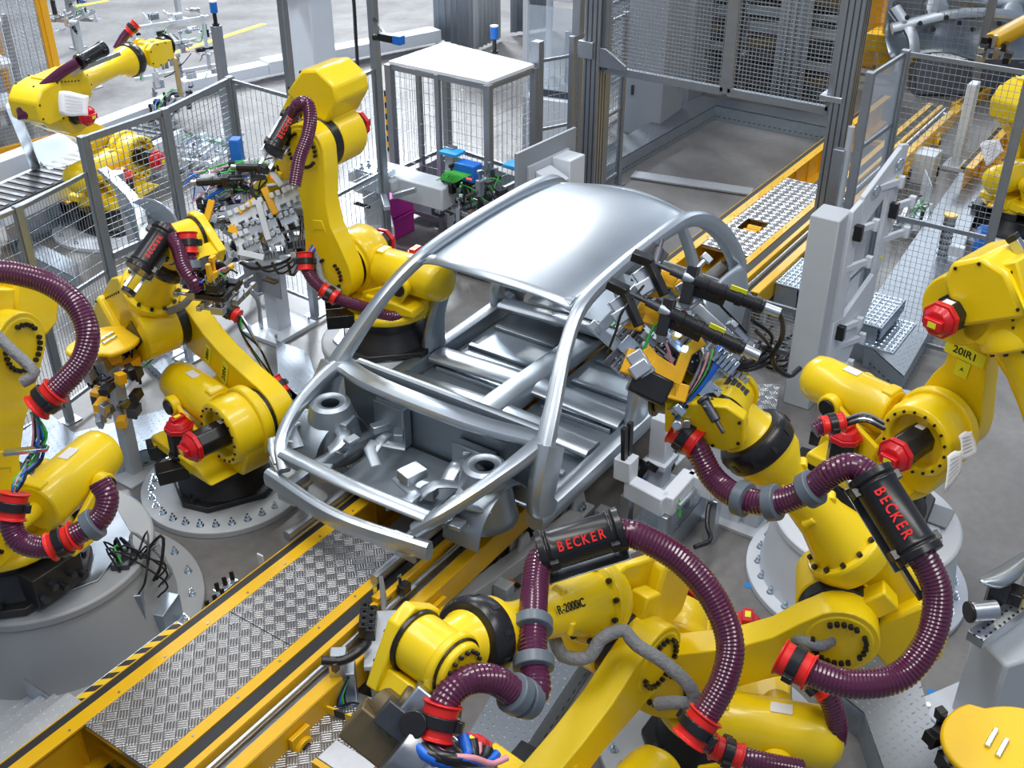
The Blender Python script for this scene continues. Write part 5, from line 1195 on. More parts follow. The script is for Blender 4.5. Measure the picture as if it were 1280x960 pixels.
# robot D
dD3 = dep(RD.w(RD.J3)); dD2 = dep(RD.w(RD.J2))
hose(RD, dpath(dD3-.35, [(-20, 338), (20, 342), (62, 355), (96, 382), (110, 418), (102, 452), (78, 480), (48, 508)]), .058, reds=(.96,))
hose(RD, dpath(dD2-.45, [(17, 622), (14, 655), (28, 678), (60, 683), (95, 668), (125, 648), (134, 622), (124, 602)]), .056, reds=(.05, .52), clamps=(.72,))
hose(RD, dpath(dD3-.3, [(-5, 418), (15, 438), (34, 455), (44, 468), (28, 478)]), .028, rib=0, m_=GSL, name='cable_sleeve')
rnd = random.Random(8)
for k in range(9):
    mb = MB(); mb.tube([RD.iM @ atd(44+rnd.uniform(-6, 6), 515, dD3-.3), RD.iM @ atd(50+rnd.uniform(-8, 8), 545, dD3-.3), RD.iM @ atd(42+rnd.uniform(-12, 12), 575, dD3-.25), RD.iM @ atd(22+rnd.uniform(-6, 8), 600, dD2-.45), RD.iM @ atd(17+rnd.uniform(-3, 3), 622, dD2-.45)], .009, 6); mb.build('cable', [BLK, GRN, BLUC, PNK, BLK, GSL, BLK, GRN, BLUC][k], RD.t)
mb = MB(); mb.bar(RD.iM @ atd(5, 566, dD3-.3), RD.iM @ atd(60, 560, dD3-.3), .04, .02); mb.build('cable_bracket', ZINC, RD.t, .003)
# robot A
dA5 = dep(RA.w(RA.J5)); dA3 = dep(RA.w(RA.O))
becker(RA, atd(130, 60, dA3-.1), atd(98, 78, dA3-.3), .065, lab=False, rail=False)
hose(RA, dpath(dA3-.3, [(98, 78), (75, 92), (45, 118), (25, 143), (35, 142), (48, 140)]), .05, rib=0)
hose(RA, dpath(dA5-.1, [(146, 62), (156, 45), (168, 32)]), .045, rib=0, reds=(.9,))
mb = MB(); mb.bar(RA.iM @ atd(58, 104, dA3-.15), RA.iM @ atd(150, 66, dA3), .05, .04); mb.build('guide_rail', ALU, RA.t, .003)
# robot E
dE2 = dep(RE.w(RE.J2)); dE3 = dep(RE.w(RE.J3))
hose(RE, dpath(dE2-.2, [(1018, 538), (1030, 532), (1050, 528)]), .045, reds=(.75,))
for k in range(4): mb = MB(); mb.tube([RE.iM @ atd(1050, 526+k*3, dE2-.2), RE.iM @ atd(1080, 517+k*3, dE2-.3), RE.iM @ atd(1105, 528+k*3, dE2-.3)], .009, 6); mb.build('cable', [GSL, BLK, ALU, BLK][k], RE.t)
mb = MB(); mb.bar(RE.iM @ atd(1268, 300, dE3-.3), RE.iM @ atd(1290, 335, dE3-.3), .05, .05); rl = mb.build('guide_rail', ALU, RE.t, .003)
mb = MB(); mb.bar(RE.iM @ atd(1264, 294, dE3-.3), RE.iM @ atd(1268, 300, dE3-.3), .055, .055); mb.build('rail_end_cap', BLK, rl, .003)
hose(RE, dpath(dE3-.2, [(1236, 372), (1255, 362), (1280, 350)]), .028, rib=0, m_=GSL, name='cable_sleeve')

# ---------------------------------------------------------------- lettering and labels
def lab_on(A, p, x, up, s_, size, w_, h_, m_=LBY, ink=INK, plate=True, nm='identity_label', qr=False):
    x = V(x).normalized(); nr = x.cross(V(up)).normalized(); up = nr.cross(x); M_ = Matrix((x, up, nr)).transposed()
    if plate:
        mb = MB(); mb.box(p+nr*.002, (w_, h_, .004), M_); pl_ = mb.build(nm, m_, A.t)
    else: pl_ = A.t
    M4 = M_.to_4x4(); M4.translation = p+nr*(.0045 if plate else .001)
    text(s_, size, ink, pl_, M4, .0008)
lab_on(RE, RE.J2+RE.ad*.46+RE.Y*.128+RE.an*-.01, RE.an, RE.ad, '20IR1', .062, .24, .085)
lab_on(RE, RE.J2+RE.ad*.36+RE.Y*.128, RE.an, RE.ad, 'A', .03, .08, .1)
lab_on(RC, RC.J2+RC.ad*.42+RC.Y*.128, RC.an, RC.ad, '20IR4', .055, .2, .07)
lab_on(RC, RC.J2+RC.ad*.62+RC.Y*.128+RC.an*.0, RC.an, RC.ad, '20IR4', .045, .15, .06)
def cyl_label(A, q, lat, s_, size, ink, flip):
    c = A.O-A.Y*.03+A.fd*q; cl = A.iM @ CAMP-c; fc = (cl-A.fd*cl.dot(A.fd)).normalized(); x = A.fd*flip; M4 = Matrix((x, fc.cross(x), fc)).transposed().to_4x4(); M4.translation = c+fc*lat
    text(s_, size, ink, A.fa, M4, .001)
cyl_label(RG, .52, .118, 'R-2000iC', .052, INK, -1)
cyl_label(RE, .52, .118, 'FANUC', .07, REDT, 1)
def paper(A, pts, nm='paper_sheet'):
    r0 = [A.iM @ atd(*p) for p in pts[0]]; r1 = [A.iM @ atd(*p) for p in pts[1]]
    rows = []
    for i in range(7):
        f = i/6; rows.append([r0[0].lerp(r0[1], g/5).lerp(r1[0].lerp(r1[1], g/5), f)+V((0, .008*math.sin(g+f*4), .01*math.sin(f*3+g))) for g in range(6)])
    o = MB().grid(rows).build(nm, PAP, A.t, solid=.0015, angle=80); o['label'] = 'white printed paper sheet'
    mb = MB()
    for i in range(5):
        f = .2+.14*i; a_ = rows[0][1].lerp(rows[6][1], f); b_ = rows[0][4].lerp(rows[6][4], f-.0); n_ = (A.iM @ CAMP-a_).normalized()*.014; mb.bar(a_+n_, b_+n_, .004, .001)
    mb.build('printed_lines', GSL, o)
paper(RE, [[(1184, 570, dE2-.6), (1204, 560, dE2-.56)], [(1181, 616, dE2-.6), (1200, 592, dE2-.52)]])
paper(RE, [[(1198, 545, dE2-.4), (1216, 536, dE2-.35)], [(1202, 574, dE2-.4), (1221, 569, dE2-.35)]])
dAc = dep(RA.w(RA.O))-.42
paper(RA, [[(74, 114, dAc), (110, 118, dAc)], [(74, 143, dAc), (111, 146, dAc)]])
dH = dep(RH.w(RH.J3))-.5
paper(RH, [[(1225, 180, dH), (1248, 172, dH)], [(1232, 208, dH), (1255, 190, dH)]])

# ---------------------------------------------------------------- grippers and weld tools
CM = Matrix((_r, -_up, _fw)).transposed()      # world axes of the tool fixtures, roughly facing the hall side
dT = dF5-.02
def tool_F():
    c = atd(838, 425, dT)
    t = clutter('gripper of black guns, yellow brackets and blue hoses on the robot arm beside the car', 'welding_gripper', 'gripper', c, frame(atd(900, 470, dT)-atd(800, 380, dT), -_fw), (.62, .50, .30), 41, [ALU, STEEL, ALU, DSTEEL, ZINC], 46, 10)
    iv = inv(t)
    for (r0, r1, c1, lab) in (((803, 323), (868, 351), (955, 384), 0), ((772, 359), (838, 392), (930, 436), 1)):
        a_, b_, e_ = atd(*r0, dT-.22), atd(*r1, dT-.25), atd(*c1, dT-.3)
        mb = MB(); mb.cyl(b_, e_, .030, n=20); d = (e_-b_).normalized(); L = (e_-b_).length
        for q in (.1, .35, .6, .85): mb.cyl(b_+d*(L*q), b_+d*(L*q+.03), .035, n=20)
        mb.box(b_+d*(L*.2)-V((0, 0, .03)), (.16, .05, .05), frame(d)); g = mb.build('gun_cylinder', BLK, t, .003, xf=iv)
        mb = MB(); mb.cyl(a_, b_, .010, n=10); mb.cyl(a_.lerp(b_, .55), a_.lerp(b_, .8), .018, n=12); mb.build('gun_rod', DSTEEL, g, xf=iv)
        mb = MB(); mb.box(a_, (.09, .05, .04), frame(d)); mb.bar(a_+d*.03, a_+d*.10-_up*.12, .035, .035); mb.build('gun_jaw', BLK, g, .004, xf=iv)
        mb = MB(); mb.bar(b_+_up*.06+d*.0, b_-_up*.11-d*.04, .05, .04); mb.build('gun_flange', BLK, g, .004, xf=iv)
        mb = MB(); mb.cyl(e_, e_+d*.07, .022, n=12); mb.cyl(b_-d*.05, b_, .024, n=14); mb.build('connector', ALU, g, .002, xf=iv)
        mb = MB(); mb.box(b_+d*(L*.62)+_up*.028-_fw*.03, (.07, .006, .02), frame(d)); mb.build('yellow_strip', LBY, g, xf=iv)
    for k, (pts, w_) in enumerate((([(822, 372), (824, 347), (845, 352), (862, 372)], .07), ([(790, 412), (796, 388), (835, 402), (845, 425)], .08), ([(788, 470), (800, 440), (812, 455), (848, 478), (842, 500)], .10), ([(838, 495), (858, 440), (878, 425)], .05))):
        mb = MB()
        for p, q in zip(pts, pts[1:]): mb.bar(atd(*p, dT-.16), atd(*q, dT-.16), w_, .035, -_fw)
        mb.build('yellow_bracket', YEL3, t, .006, xf=iv)
    mb = MB(); mb.box(atd(812, 482, dT-.12), (.17, .13, .12), frame(atd(850, 500, dT)-atd(800, 475, dT), _up)); mb.build('black_motor', BLK, t, .012, xf=iv)
    for k, (u, v) in enumerate(((807, 352), (778, 388), (860, 368), (800, 455))):
        mb = MB(); M_ = frame(atd(u+8, v+12, dT)-atd(u, v, dT), -_fw)
        mb.box(atd(u, v, dT-.15), (.12, .075, .07), M_); mb.box(atd(u, v+6, dT-.2), (.06, .085, .03), M_); mb.build('silver_clamp', ALU, t, .006, xf=iv)
    for k in range(9):
        mb = MB(); o = k*3.2
        mb.tube([atd(905-o, 430+o*.6, dT-.1), atd(898-o, 455+o*.4, dT-.14), atd(880-o*.7, 480+o*.2, dT-.13), atd(858-o*.3, 505, dT-.1), atd(845, 525, dT-.05), atd(852, 540, dT-.02)], .010 if k < 4 else .008, 7); mb.build('blue_hose' if k < 3 else 'cable', BLUC if k < 3 else (BLK, GRN, BLK, PNK, BLK, GSL)[k-3], t, xf=iv)
    for k in range(3):
        mb = MB(); mb.tube([atd(940+k*5, 400+k*14, dT-.2), atd(965-k*8, 420+k*6, dT-.05), atd(955+k*9, 440+k*3, dT+.05), atd(930, 455+k*4, dT-.05), atd(900, 440, dT-.1)], .009, 7); mb.build('cable', BLK, t, xf=iv)
    mb = MB(); mb.tube([atd(957, 385, dT-.3), atd(975, 395, dT-.25), atd(978, 420, dT-.1), atd(965, 450, dT), atd(985, 470, dT+.1), atd(1000, 460, dT+.15)], .012, 8); mb.build('cable', BLK, t, xf=iv)
    for (u, v) in ((846, 417), (854, 436)): mb = MB(); mb.box(atd(u+2, v, dT-.2), (.02, .02, .02)); mb.build('indicator_light', LEDB, t, xf=iv)
    for (u, v) in ((828, 418), (842, 402)):
        mb = MB(); p = atd(u, v+8, dT-.2); mb.cyl(p, p+_up*.06-_fw*.02, .026, n=16); mb.build('pressure_gauge', STEEL, t, xf=iv); mb = MB(); mb.cyl(p+_up*.06-_fw*.02, p+_up*.065-_fw*.022, .024, n=16); mb.build('gauge_face', LBW, t, xf=iv)
    mb = MB(); q = RF.w(RF.tool); mb.bar(q, c+(q-c)*.3, .14, .12); mb.build('adapter', DSTEEL, t, .01, xf=iv)
    mb = MB(); mb.box(atd(852, 528, dT-.02), (.09, .07, .08), RZ(30)); mb.cyl(atd(852, 528, dT-.02), atd(846, 532, dT-.2), .022, n=14); mb.build('hose_mount', ALU, t, .006, xf=iv)
tool_F()
dT2 = dep(RB.w(RB.J5))-.25
def tool_B():
    c = atd(322, 268, dT2)
    t = clutter('large silver gripper full of clamps, cables and black guns held by the upright robot', 'welding_gripper', 'gripper', c, frame(atd(390, 262, dT2)-atd(260, 280, dT2), _up), (.95, .4, .78), 52, [ALU, GRW, BLK, STEEL, BLK, DSTEEL, ALU], 98, 42)
    iv = inv(t)
    for (p, q) in (((246, 228), (305, 224)), ((296, 209), (385, 210))):
        a_, b_ = atd(*p, dT2-.25), atd(*q, dT2-.25); d = (b_-a_).normalized(); L = (b_-a_).length
        mb = MB(); mb.cyl(a_, a_+d*L*.6, .030, n=16); mb.cyl(a_+d*L*.6, b_, .014, n=12); mb.cyl(a_+d*L*.3, a_+d*L*.36, .038, n=16); mb.box(a_+d*L*.62, (.05, .09, .07), frame(d)); g = mb.build('gun_cylinder', BLK, t, .003, xf=iv)
        mb = MB(); mb.cyl(a_-d*.04, a_, .02, n=12); mb.cyl(b_, b_+d*.05, .006, n=8); mb.build('gun_rod', STEEL, g, xf=iv)
    for (u0, v0, u1, v1, w_) in ((298, 265, 320, 250, .05), (330, 235, 345, 268, .05), (286, 285, 300, 290, .06), (360, 215, 366, 190, .05), (388, 225, 396, 262, .04), (265, 250, 258, 276, .05)):
        mb = MB(); mb.bar(atd(u0, v0, dT2-.22), atd(u1, v1, dT2-.22), w_, .03, -_fw); mb.build('yellow_bracket', YEL3, t, .005, xf=iv)
    rnd = random.Random(6)
    for k, (u, v, s_) in enumerate(((300, 272, 1), (312, 290, 1), (322, 262, 1), (335, 282, 1), (352, 250, 1), (362, 275, .9), (372, 240, .9), (318, 310, .8), (305, 300, .9), (345, 300, .9), (358, 225, .8))):
        M_ = frame(atd(u+12, v-5, dT2)-atd(u, v, dT2), _up); p = atd(u, v, dT2-.2)
        mb = MB(); mb.box(p, (.15*s_, .04, .07*s_), M_)
        for q in range(3): mb.box(p-_fw*.02+M_ @ V((-.05*s_+q*.05*s_, 0, .05*s_)), (.035, .05, .04), M_)
        for q in range(2): mb.box(p+M_ @ V((-.04+q*.08, 0, -.05*s_)), (.03, .05, .05), M_)
        mb.build('silver_clamp', ALU if k % 2 else GRW, t, .004, xf=iv)
    for (u0, v0, u1, v1) in ((322, 250, 336, 300), (375, 225, 388, 280), (340, 215, 352, 232), (298, 315, 330, 322)):
        mb = MB(); mb.bar(atd(u0, v0, dT2-.24), atd(u1, v1, dT2-.24), .045, .02, -_fw); mb.build('steel_rail', GRW, t, .003, xf=iv)
    for k, (u, v) in enumerate(((248, 268), (250, 276), (252, 262))):
        mb = MB(); a_ = atd(u, v, dT2-.2); b_ = atd(u+48, v+1, dT2-.15); mb.cyl(a_, a_.lerp(b_, .3), .016, n=10); mb.tube([a_.lerp(b_, .3), a_.lerp(b_, .6)+V((0, 0, -.01)), b_], .007, 6); mb.build('cable', BLK, t, xf=iv)
    for k in range(4):
        mb = MB(); a_ = atd(262+k*4, 322-k*3, dT2-.25); b_ = atd(250+k*5, 338-k, dT2-.25); mb.cyl(a_, b_, .012, n=10); mb.tube([b_, b_-V((0, 0, .05)), b_+V((.1, .1, -.04))], .006, 6); mb.build('plug', BLK if k % 2 else ZINC, t, xf=iv)
    for k in range(4): mb = MB(); mb.tube([atd(300+20*k, 328, dT2-.2), atd(320+15*k, 336+3*k, dT2-.2), atd(360+5*k, 325, dT2-.15), atd(378, 300-10*k, dT2-.1)], .012, 7); mb.build('cable', BLK, t, xf=iv)
    mb = MB(); mb.tube([atd(256, 258, dT2-.15), atd(262, 246, dT2-.18), atd(280, 236, dT2-.18)], .014, 8); mb.build('blue_hose', BLUC, t, xf=iv)
    mb = MB(); mb.box(atd(296, 190, dT2+.1), (.10, .08, .22), RZ(30)); mb.build('blue_valve', BLU, t, .01, xf=iv)
    for k in range(4): mb = MB(); mb.box(atd(340+k*4, 221-k*.8, dT2-.23), (.014, .014, .014)); mb.build('indicator_light', LEDR, t, xf=iv)
    q = RB.w(RB.tool); mb = MB(); mb.bar(q, c+(q-c)*.2, .16, .14); mb.build('adapter', DSTEEL, t, .01, xf=iv)
tool_B()
# robot C tool
c = RC.w(RC.tool)
# tool of robot C near the hose ring
t = clutter('small dark clamp head with plugs at the wrist of the robot left of the car', 'welding_gripper', 'gripper', RC.w(RC.tool)+RC.M.to_3x3() @ RC.td*.1, RZ(20), (.26, .22, .2), 61, [BLK, ALU, YEL3, STEEL], 18, 6)
mb = MB(); mb.bar(RC.w(RC.tool), RC.w(RC.tool)+RC.M.to_3x3() @ RC.td*.1, .12, .12); mb.build('adapter', DSTEEL, t, .008, xf=inv(t))
# tool of robot G at the bottom
gq = RG.w(RG.tool); dTG = dep(gq)
t = thing('spot_weld_tool', 'silver and bronze weld tool with black hoses at the bottom left of centre', 'welding tool', gq); iv = inv(t); dg = dG5-.12
mb = MB(); M_ = frame(atd(560, 930, dg)-atd(510, 890, dg), -_fw); mb.box(atd(530, 900, dg), (.20, .20, .12), M_); mb.build('aluminium_block', ALU, t, .008, xf=iv)
mb = MB(); mb.cyl(atd(522, 905, dg-.05), atd(516, 906, dg-.13), .05, n=20); mb.build('black_knob', BLK, t, .004, xf=iv)
mb = MB(); mb.cyl(atd(505, 905, dg), atd(478, 880, dg+.1), .07, n=20); mb.cyl(atd(512, 880, dg+.02), atd(500, 872, dg+.02), .055, n=16); mb.box(atd(478, 925, dg+.05), (.28, .14, .14), M_); mb.build('bronze_motor', BRZ, t, .008, xf=iv)
mb = MB(); mb.lathe([(-.12, .12), (-.02, .125), (.0, .115), (.02, .125), (.12, .12)], atd(530, 955, dg-.05), M_ @ V((1, 0, 0)), 28); mb.box(atd(570, 962, dg), (.24, .2, .06), M_); mb.build('tool_head', STEEL, t, .01, xf=iv)
mb = MB(); mb.box(atd(497, 900, dg-.04), (.14, .1, .08), M_); mb.build('black_plate', DSTEEL, t, .006, xf=iv)
for k, (mm, r_, o) in enumerate(((BLK, .022, 0), (PNK, .014, 4), (BLUC, .022, -6), (BLK, .022, 10), (BLUC, .016, 16), (PNK, .012, 22))):
    mb = MB(); mb.tube([atd(524+o, 930+o*.3, dg-.12), atd(540+o, 945, dg-.16), atd(570+o, 952-o*.2, dg-.15), atd(592+o, 948+o*.3, dg-.1), atd(590+o*2, 925+o, dg-.06)], r_, 10); mb.build('hose', mm, t, xf=iv)
mb = MB(); mb.bar(gq, atd(545, 912, dg), .12, .12); mb.build('adapter', DSTEEL, t, .008, xf=iv)

# ---------------------------------------------------------------- parked grippers with yellow discs
def parked(label, u, v, z, r_, seed, down, ang, sx=1.):
    p = at(u, v, z); t = thing('parked_gripper', label, 'gripper', (p.x, p.y, 0)); zz = z
    mb = MB(); pr = [(r_*sx*math.cos(a_)*(1.15 if math.cos(a_) < 0 else 1), r_*math.sin(a_)*(1 if math.cos(a_) > -.3 else .8)) for a_ in [2*math.pi*i/40 for i in range(40)]]
    mb.prism(pr, (0, 0, zz), RZ(ang) @ V((1, 0, 0)), RZ(ang) @ V((0, 1, 0)), V((0, 0, 1)), -.035, .0); mb.build('yellow_disc', DISC, t, .012)
    for k in (-1, 1): mb = MB(); mb.box(RZ(ang) @ V((.02, .03*k, 0))+V((0, 0, zz+.008)), (.12, .022, .016), RZ(ang+25)); mb.build('guide_strip', ZINC, t, .003)
    mb = MB(); mb.box((0, 0, zz-.09), (.12, .2, .12), RZ(ang)); mb.build('yellow_mount', YEL3, t, .008)
    rnd = random.Random(seed)
    for k in range(48):
        q = V((rnd.uniform(-.3, .36), rnd.uniform(-.16, .16), zz-.12-rnd.uniform(0, down))); q = RZ(ang+80) @ q; mb = MB(); s_ = (rnd.uniform(.04, .13), rnd.uniform(.03, .08), rnd.uniform(.03, .09)); mb.box(q, s_, RZ(rnd.uniform(0, 90)) @ RX(rnd.uniform(-20, 20))); mb.cyl(q, q-V((0, 0, .07)), .012, n=8)
        mb.build('clamp_part', [STEEL, BLK, ALU, DSTEEL, BLK, YEL3][k % 6], t, .003)
    for k in range(7): mb = MB(); mb.tube([(rnd.uniform(-.2, .2), rnd.uniform(-.1, .1), zz-.12), (rnd.uniform(-.25, .25), rnd.uniform(-.2, .2), zz-.2), (rnd.uniform(-.2, .2), rnd.uniform(-.1, .1), zz-.3)], .007, 6); mb.build('cable', [BLK, GRN, PNK, BLK, BLUC, BLK, ORC][k], t)
    mb = MB(); mb.box(RZ(ang+80) @ V((0, .0, (zz-.2)/2)), (.09, .09, zz-.2)); mb.box((0, 0, .01), (.3, .3, .02)); mb.build('stand_post', GRY, t, .004)
    return t
parked('parked gripper with a yellow disc top between the two left robots', 132, 425, 1.1, .20, 71, .40, -20, 1.15)
parked('tool with a round yellow disc top at the bottom right corner', 1250, 928, .95, .23, 72, .25, 150, 1.1)

# ---------------------------------------------------------------- tool stands
def col(t, p, w_, h, m_=GRY, z0=0., nm='column', d_=None):
    mb = MB(); mb.box((p[0], p[1], z0+h/2), (w_, d_ or w_, h)); return mb.build(nm, m_, t, .008)
p = at(350, 412); t = thing('tool_stand', 'white grey stand with a square bolted foot below the large gripper', 'stand', (p.x, p.y, 0))
mb = MB(); mb.box((0, 0, .02), (.5, .42, .04)); mb.build('foot_plate', GRW, t, .004)
for sx in (-.2, .2):
    for sy in (-.16, .16): mb = MB(); mb.cyl((sx, sy, .04), (sx, sy, .09), .014, n=6); mb.build('bolt', ZINC, t)
col(t, (0, 0), .15, .62, GRW); mb = MB(); mb.box((0, -.05, .7), (.2, .5, .1)); mb.box((0, -.1, .78), (.12, .6, .06)); mb.build('cross_head', GRW, t, .01)
mb = MB(); mb.box((-.1, .03, .52), (.012, .42, .25)); mb.build('connector_plate', STEEL, t, .002)
mb = MB()
for k in range(6): mb.cyl((-.105, -.02-.025*k, .55), (-.14, -.02-.025*k, .55), .011, n=8)
mb.build('connectors', BRZ, t); mb = MB(); mb.tube([(-.13, .1, .55), (-.2, .14, .5), (-.16, .12, .4), (-.12, .1, .3), (-.12, .1, .05)], .02, 8); mb.build('metal_conduit', STEEL, t)
mb = MB(); mb.cyl((-.076, -.03, .42), (-.08, -.03, .42), .03, n=16); mb.build('yellow_marker', LBY, t)
def prof_(mb, p, w0, w1, h):
    pass
p = xyz(474, 318); t = thing('tool_stand', 'grey machine column with a flat head and long side arm, right of the upright robot', 'stand', p)
mb = MB(); mb.lathe([(0, .23), (.35, .22), (.36, .16), (.72, .17), (.74, .19), (.76, .19)], (0, 0, 0), V((0, 0, 1)), 4); mb.build('column', GRY, t, .01)
mb = MB(); mb.box((.08, -.05, .82), (.40, .55, .12), RZ(0)); mb.box((.0, -.0, .72), (.3, .3, .08)); mb.build('head', GRY, t, .015)
mb = MB(); mb.box((.1, -.55, .78), (.26, .6, .22)); mb.build('side_arm', GRY, t, .015)
mb = MB(); mb.box((-.1, -.1, .93), (.2, .35, .05)); mb.box((-.2, -.1, .85), (.02, .3, .16)); mb.build('clamp_plate', ZINC, t, .004)
for k in range(4): mb = MB(); q = V((-.16+.1*(k % 2), -.2+.2*(k//2), .95)); mb.cyl(q, q+V((0, 0, .06)), .016, n=6); mb.cyl(q, q+V((0, 0, .02)), .028, n=12); mb.build('clamp_bolt', ZINC, t)
mb = MB(); mb.bar((-.18, -.25, .8), (-.35, -.45, .72), .06, .05); mb.bar((-.2, -.4, .78), (-.1, -.6, .86), .05, .05); mb.build('clamp_arm', ALU, t, .006)
mb = MB(); mb.box((-.2, .0, .6), (.02, .2, .03)); mb.build('black_strip', BLK, t)
c = xyz(590, 338)
t = clutter('tall dark fixture with green cables and blue valve block behind the car roof', 'welding_fixture', 'fixture', c+V((0, 0, .66)), RZ(-10), (.35, .62, .7), 83, [DSTEEL, STEEL, ALU, BLK], 60, 22, [GRN, GRN, BLK, GRN, BLK], frame_m=STEEL)
mb = MB(); mb.box((.05, .25, -.02), (.08, .1, 1.1)); mb.box((.1, -.1, -.35), (.06, .5, .5)); mb.build('fixture_column', STEEL, t, .006)
mb = MB(); mb.lathe([(-.03, .16), (.03, .16)], V((-.1, -.15, -.1)), V((1, .3, .3)), 20); mb.build('bronze_disc', BRZ, t, .01)
mb = MB(); mb.box((-.05, -.02, .38), (.14, .22, .16)); v_ = mb.build('blue_valve_block', BLU, t, .008)
for k in range(8): mb = MB(); mb.tube([(-.12, -.1+.025*k, .38), (-.2, -.08+.03*k, .38), (-.2, .05+.02*k, .3), (-.08, .2, .3)], .008, 6); mb.build('green_cable', GRN, t)
for k in range(3): mb = MB(); mb.box((-.125, -.1+.02*k, .34), (.01, .012, .012)); mb.build('indicator_light', LEDR, v_)
mb = MB(); mb.box((0, .2, .5), (.16, .2, .03)); mb.box((.1, -.45, .48), (.16, .2, .03)); mb.build('blue_cover', mat('cyan_plastic', (.02, .35, .75), .4, noise=(6, .05)), t, .004)
mb = MB(); mb.box((0, 0, -.6), (.3, .6, .04)); mb.box((0, 0, -.4), (.1, .12, .42)); mb.build('foot', GRD, t, .004)
p = xyz(680, 345); t = thing('shield_panel', 'grey upright shield panel with a white bracket box behind the car roof', 'panel', p); a_ = at(632, 190, .9)-at(715, 153, .9)
d = V((a_.x, a_.y, 0)).normalized(); n_ = V((d.y, -d.x, 0)); n_ = n_ if n_.x < 0 else -n_; M_ = frame(d)
mb = MB(); mb.box((0, 0, .68), (.9, .03, 1.36), M_); mb.build('panel', GRD, t, .004)
mb = MB(); mb.box(n_*.03+V((0, 0, .98)), (.62, .03, .45), M_); pl_ = mb.build('mounting_plate', GRY, t, .004); mb = MB(); mb.box(n_*.14-d*.16+V((0, 0, .8)), (.24, .2, .8), M_); mb.build('white_box', GRW, t, .01)
mb = MB()
for z in (.86, 1.06): mb.prism([(.0, 0), (.22, 0), (.0, .08)], n_*.05+d*.0+V((0, 0, z)), n_, V((0, 0, 1)), d, .0, .22)
mb.build('gusset', GRW, pl_, .004)
mb = MB(); mb.box((0, 0, .01), (1.0, .2, .02), M_); mb.build('foot', GRD, t)
p = xyz(660, 175); t = thing('blue_box', 'small blue box with a yellow knob beyond the shield panel', 'box', (p.x, p.y, 0)); mb = MB(); mb.box((0, 0, .45), (.12, .1, .22)); mb.build('shell', BLU, t, .01); mb = MB(); mb.cyl((.1, -.1, .5), (.1, -.1, .56), .03, n=12); mb.build('knob', LBY, t, .004); mb = MB(); mb.box((0, 0, .17), (.05, .05, .34)); mb.box((.1, -.1, .25), (.04, .04, .5)); mb.build('post', GRD, t)
# clamp stands right of the car
p = xyz(822, 612); t = thing('clamp_stand', 'white clamp stand with square column beside the car sill', 'stand', p)
mb = MB(); mb.box((0, 0, .04), (.26, .24, .08)); mb.box((0, 0, .26), (.2, .18, .05)); mb.build('foot', GRW, t, .006); col(t, (0, 0), .13, .62, GRW)
for s_ in (-.05, .03): mb = MB(); mb.bar((-.12, .02+s_, .26), (-.2, .05+s_, .34), .03, .05); mb.bar((-.2, .05+s_, .34), (-.26, .1+s_, .2), .03, .04); mb.build('black_clamp', BLK, t, .004)
mb = MB(); mb.cyl((-.15, 0, .1), (-.2, .02, .2), .018, n=10); mb.cyl((-.12, .08, .1), (-.17, .1, .2), .018, n=10); mb.build('blue_cylinder', BLU, t, .003)
mb = MB(); mb.tube([(.1, -.02, .3), (.16, -.04, .26), (.14, -.04, .12), (.1, -.02, .08)], .006, 6); mb.build('cable', BLK, t)
p = xyz(790, 690); t = thing('bracket_table', 'white angled box frame with black pins standing by the tread plate walkway', 'stand', p); iv = inv(t)
z = .42
pts = [at(785, 607, z), at(832, 632, z), at(862, 598, z), at(895, 612, z)]
mb = MB()
for a, b in zip(pts, pts[1:]): mb.bar(a, b, .10, .14)
mb.build('box_frame', GRW, t, .01, xf=iv)
for q in (pts[0], pts[1], pts[2], pts[3]): mb = MB(); mb.box((q.x, q.y, (z-.07)/2), (.07, .07, z-.07)); mb.build('leg', ALU, t, .004, xf=iv)
mb = MB(); c = at(782, 590, z+.1); mb.box((c.x, c.y, z+.14), (.12, .12, .16)); mb.build('block', GRW, t, .008, xf=iv)
for s_ in (-.03, .03): mb = MB(); mb.bar((c.x+s_, c.y, z+.22), (c.x+s_*1.3, c.y+.01, z+.46), .03, .045); mb.build('black_pin', BLK, t, .004, xf=iv)
for a, b in ((pts[1], pts[2]),): mb = MB(); mb.tube([a+V((.06, -.06, -.02)), a.lerp(b, .5)+V((.06, -.06, -.03)), b+V((.06, -.06, -.02))], .02, 8); mb.build('sensor_tube', ALU, t, xf=iv); mb = MB(); mb.tube([a+V((.07, -.07, -.1)), a+V((.09, -.05, .0)), a+V((.07, -.02, .05))], .01, 6); mb.build('green_cable', GRN, t, xf=iv)
p = xyz(905, 640); t = thing('clamp_stand', 'wide white grey box column stand below the robot wrist, right of the car', 'stand', p); mb = MB(); mb.box((0, 0, .32), (.2, .3, .64)); mb.box((-.0, .0, .68), (.26, .38, .1)); mb.build('column', GRW, t, .01); mb = MB(); mb.box((.0, -.22, .3), (.16, .1, .6)); mb.build('side_box', GRY, t, .01); mb = MB(); mb.box((0, -.05, .015), (.34, .5, .03)); mb.build('foot', GRY, t, .004)
mb = MB(); mb.tube([(.0, -.28, .35), (.0, -.4, .3), (.05, -.45, .45), (.05, -.4, .55)], .012, 8); mb.build('green_cable', GRN, t)
p = xyz(842, 575); t = thing('small_post', 'short white post on a round foot behind the clamp stands', 'post', p); col(t, (0, 0), .06, .3, GRW, nm='post'); mb = MB(); mb.box((0, 0, .01), (.14, .12, .02)); mb.build('foot', GRW, t)
duct('studded tread plate around the white box column', xy((905, 480, .12), (975, 480, .12), (955, 610, .12), (905, 590, .12)), .12, CHK, name='walkway')
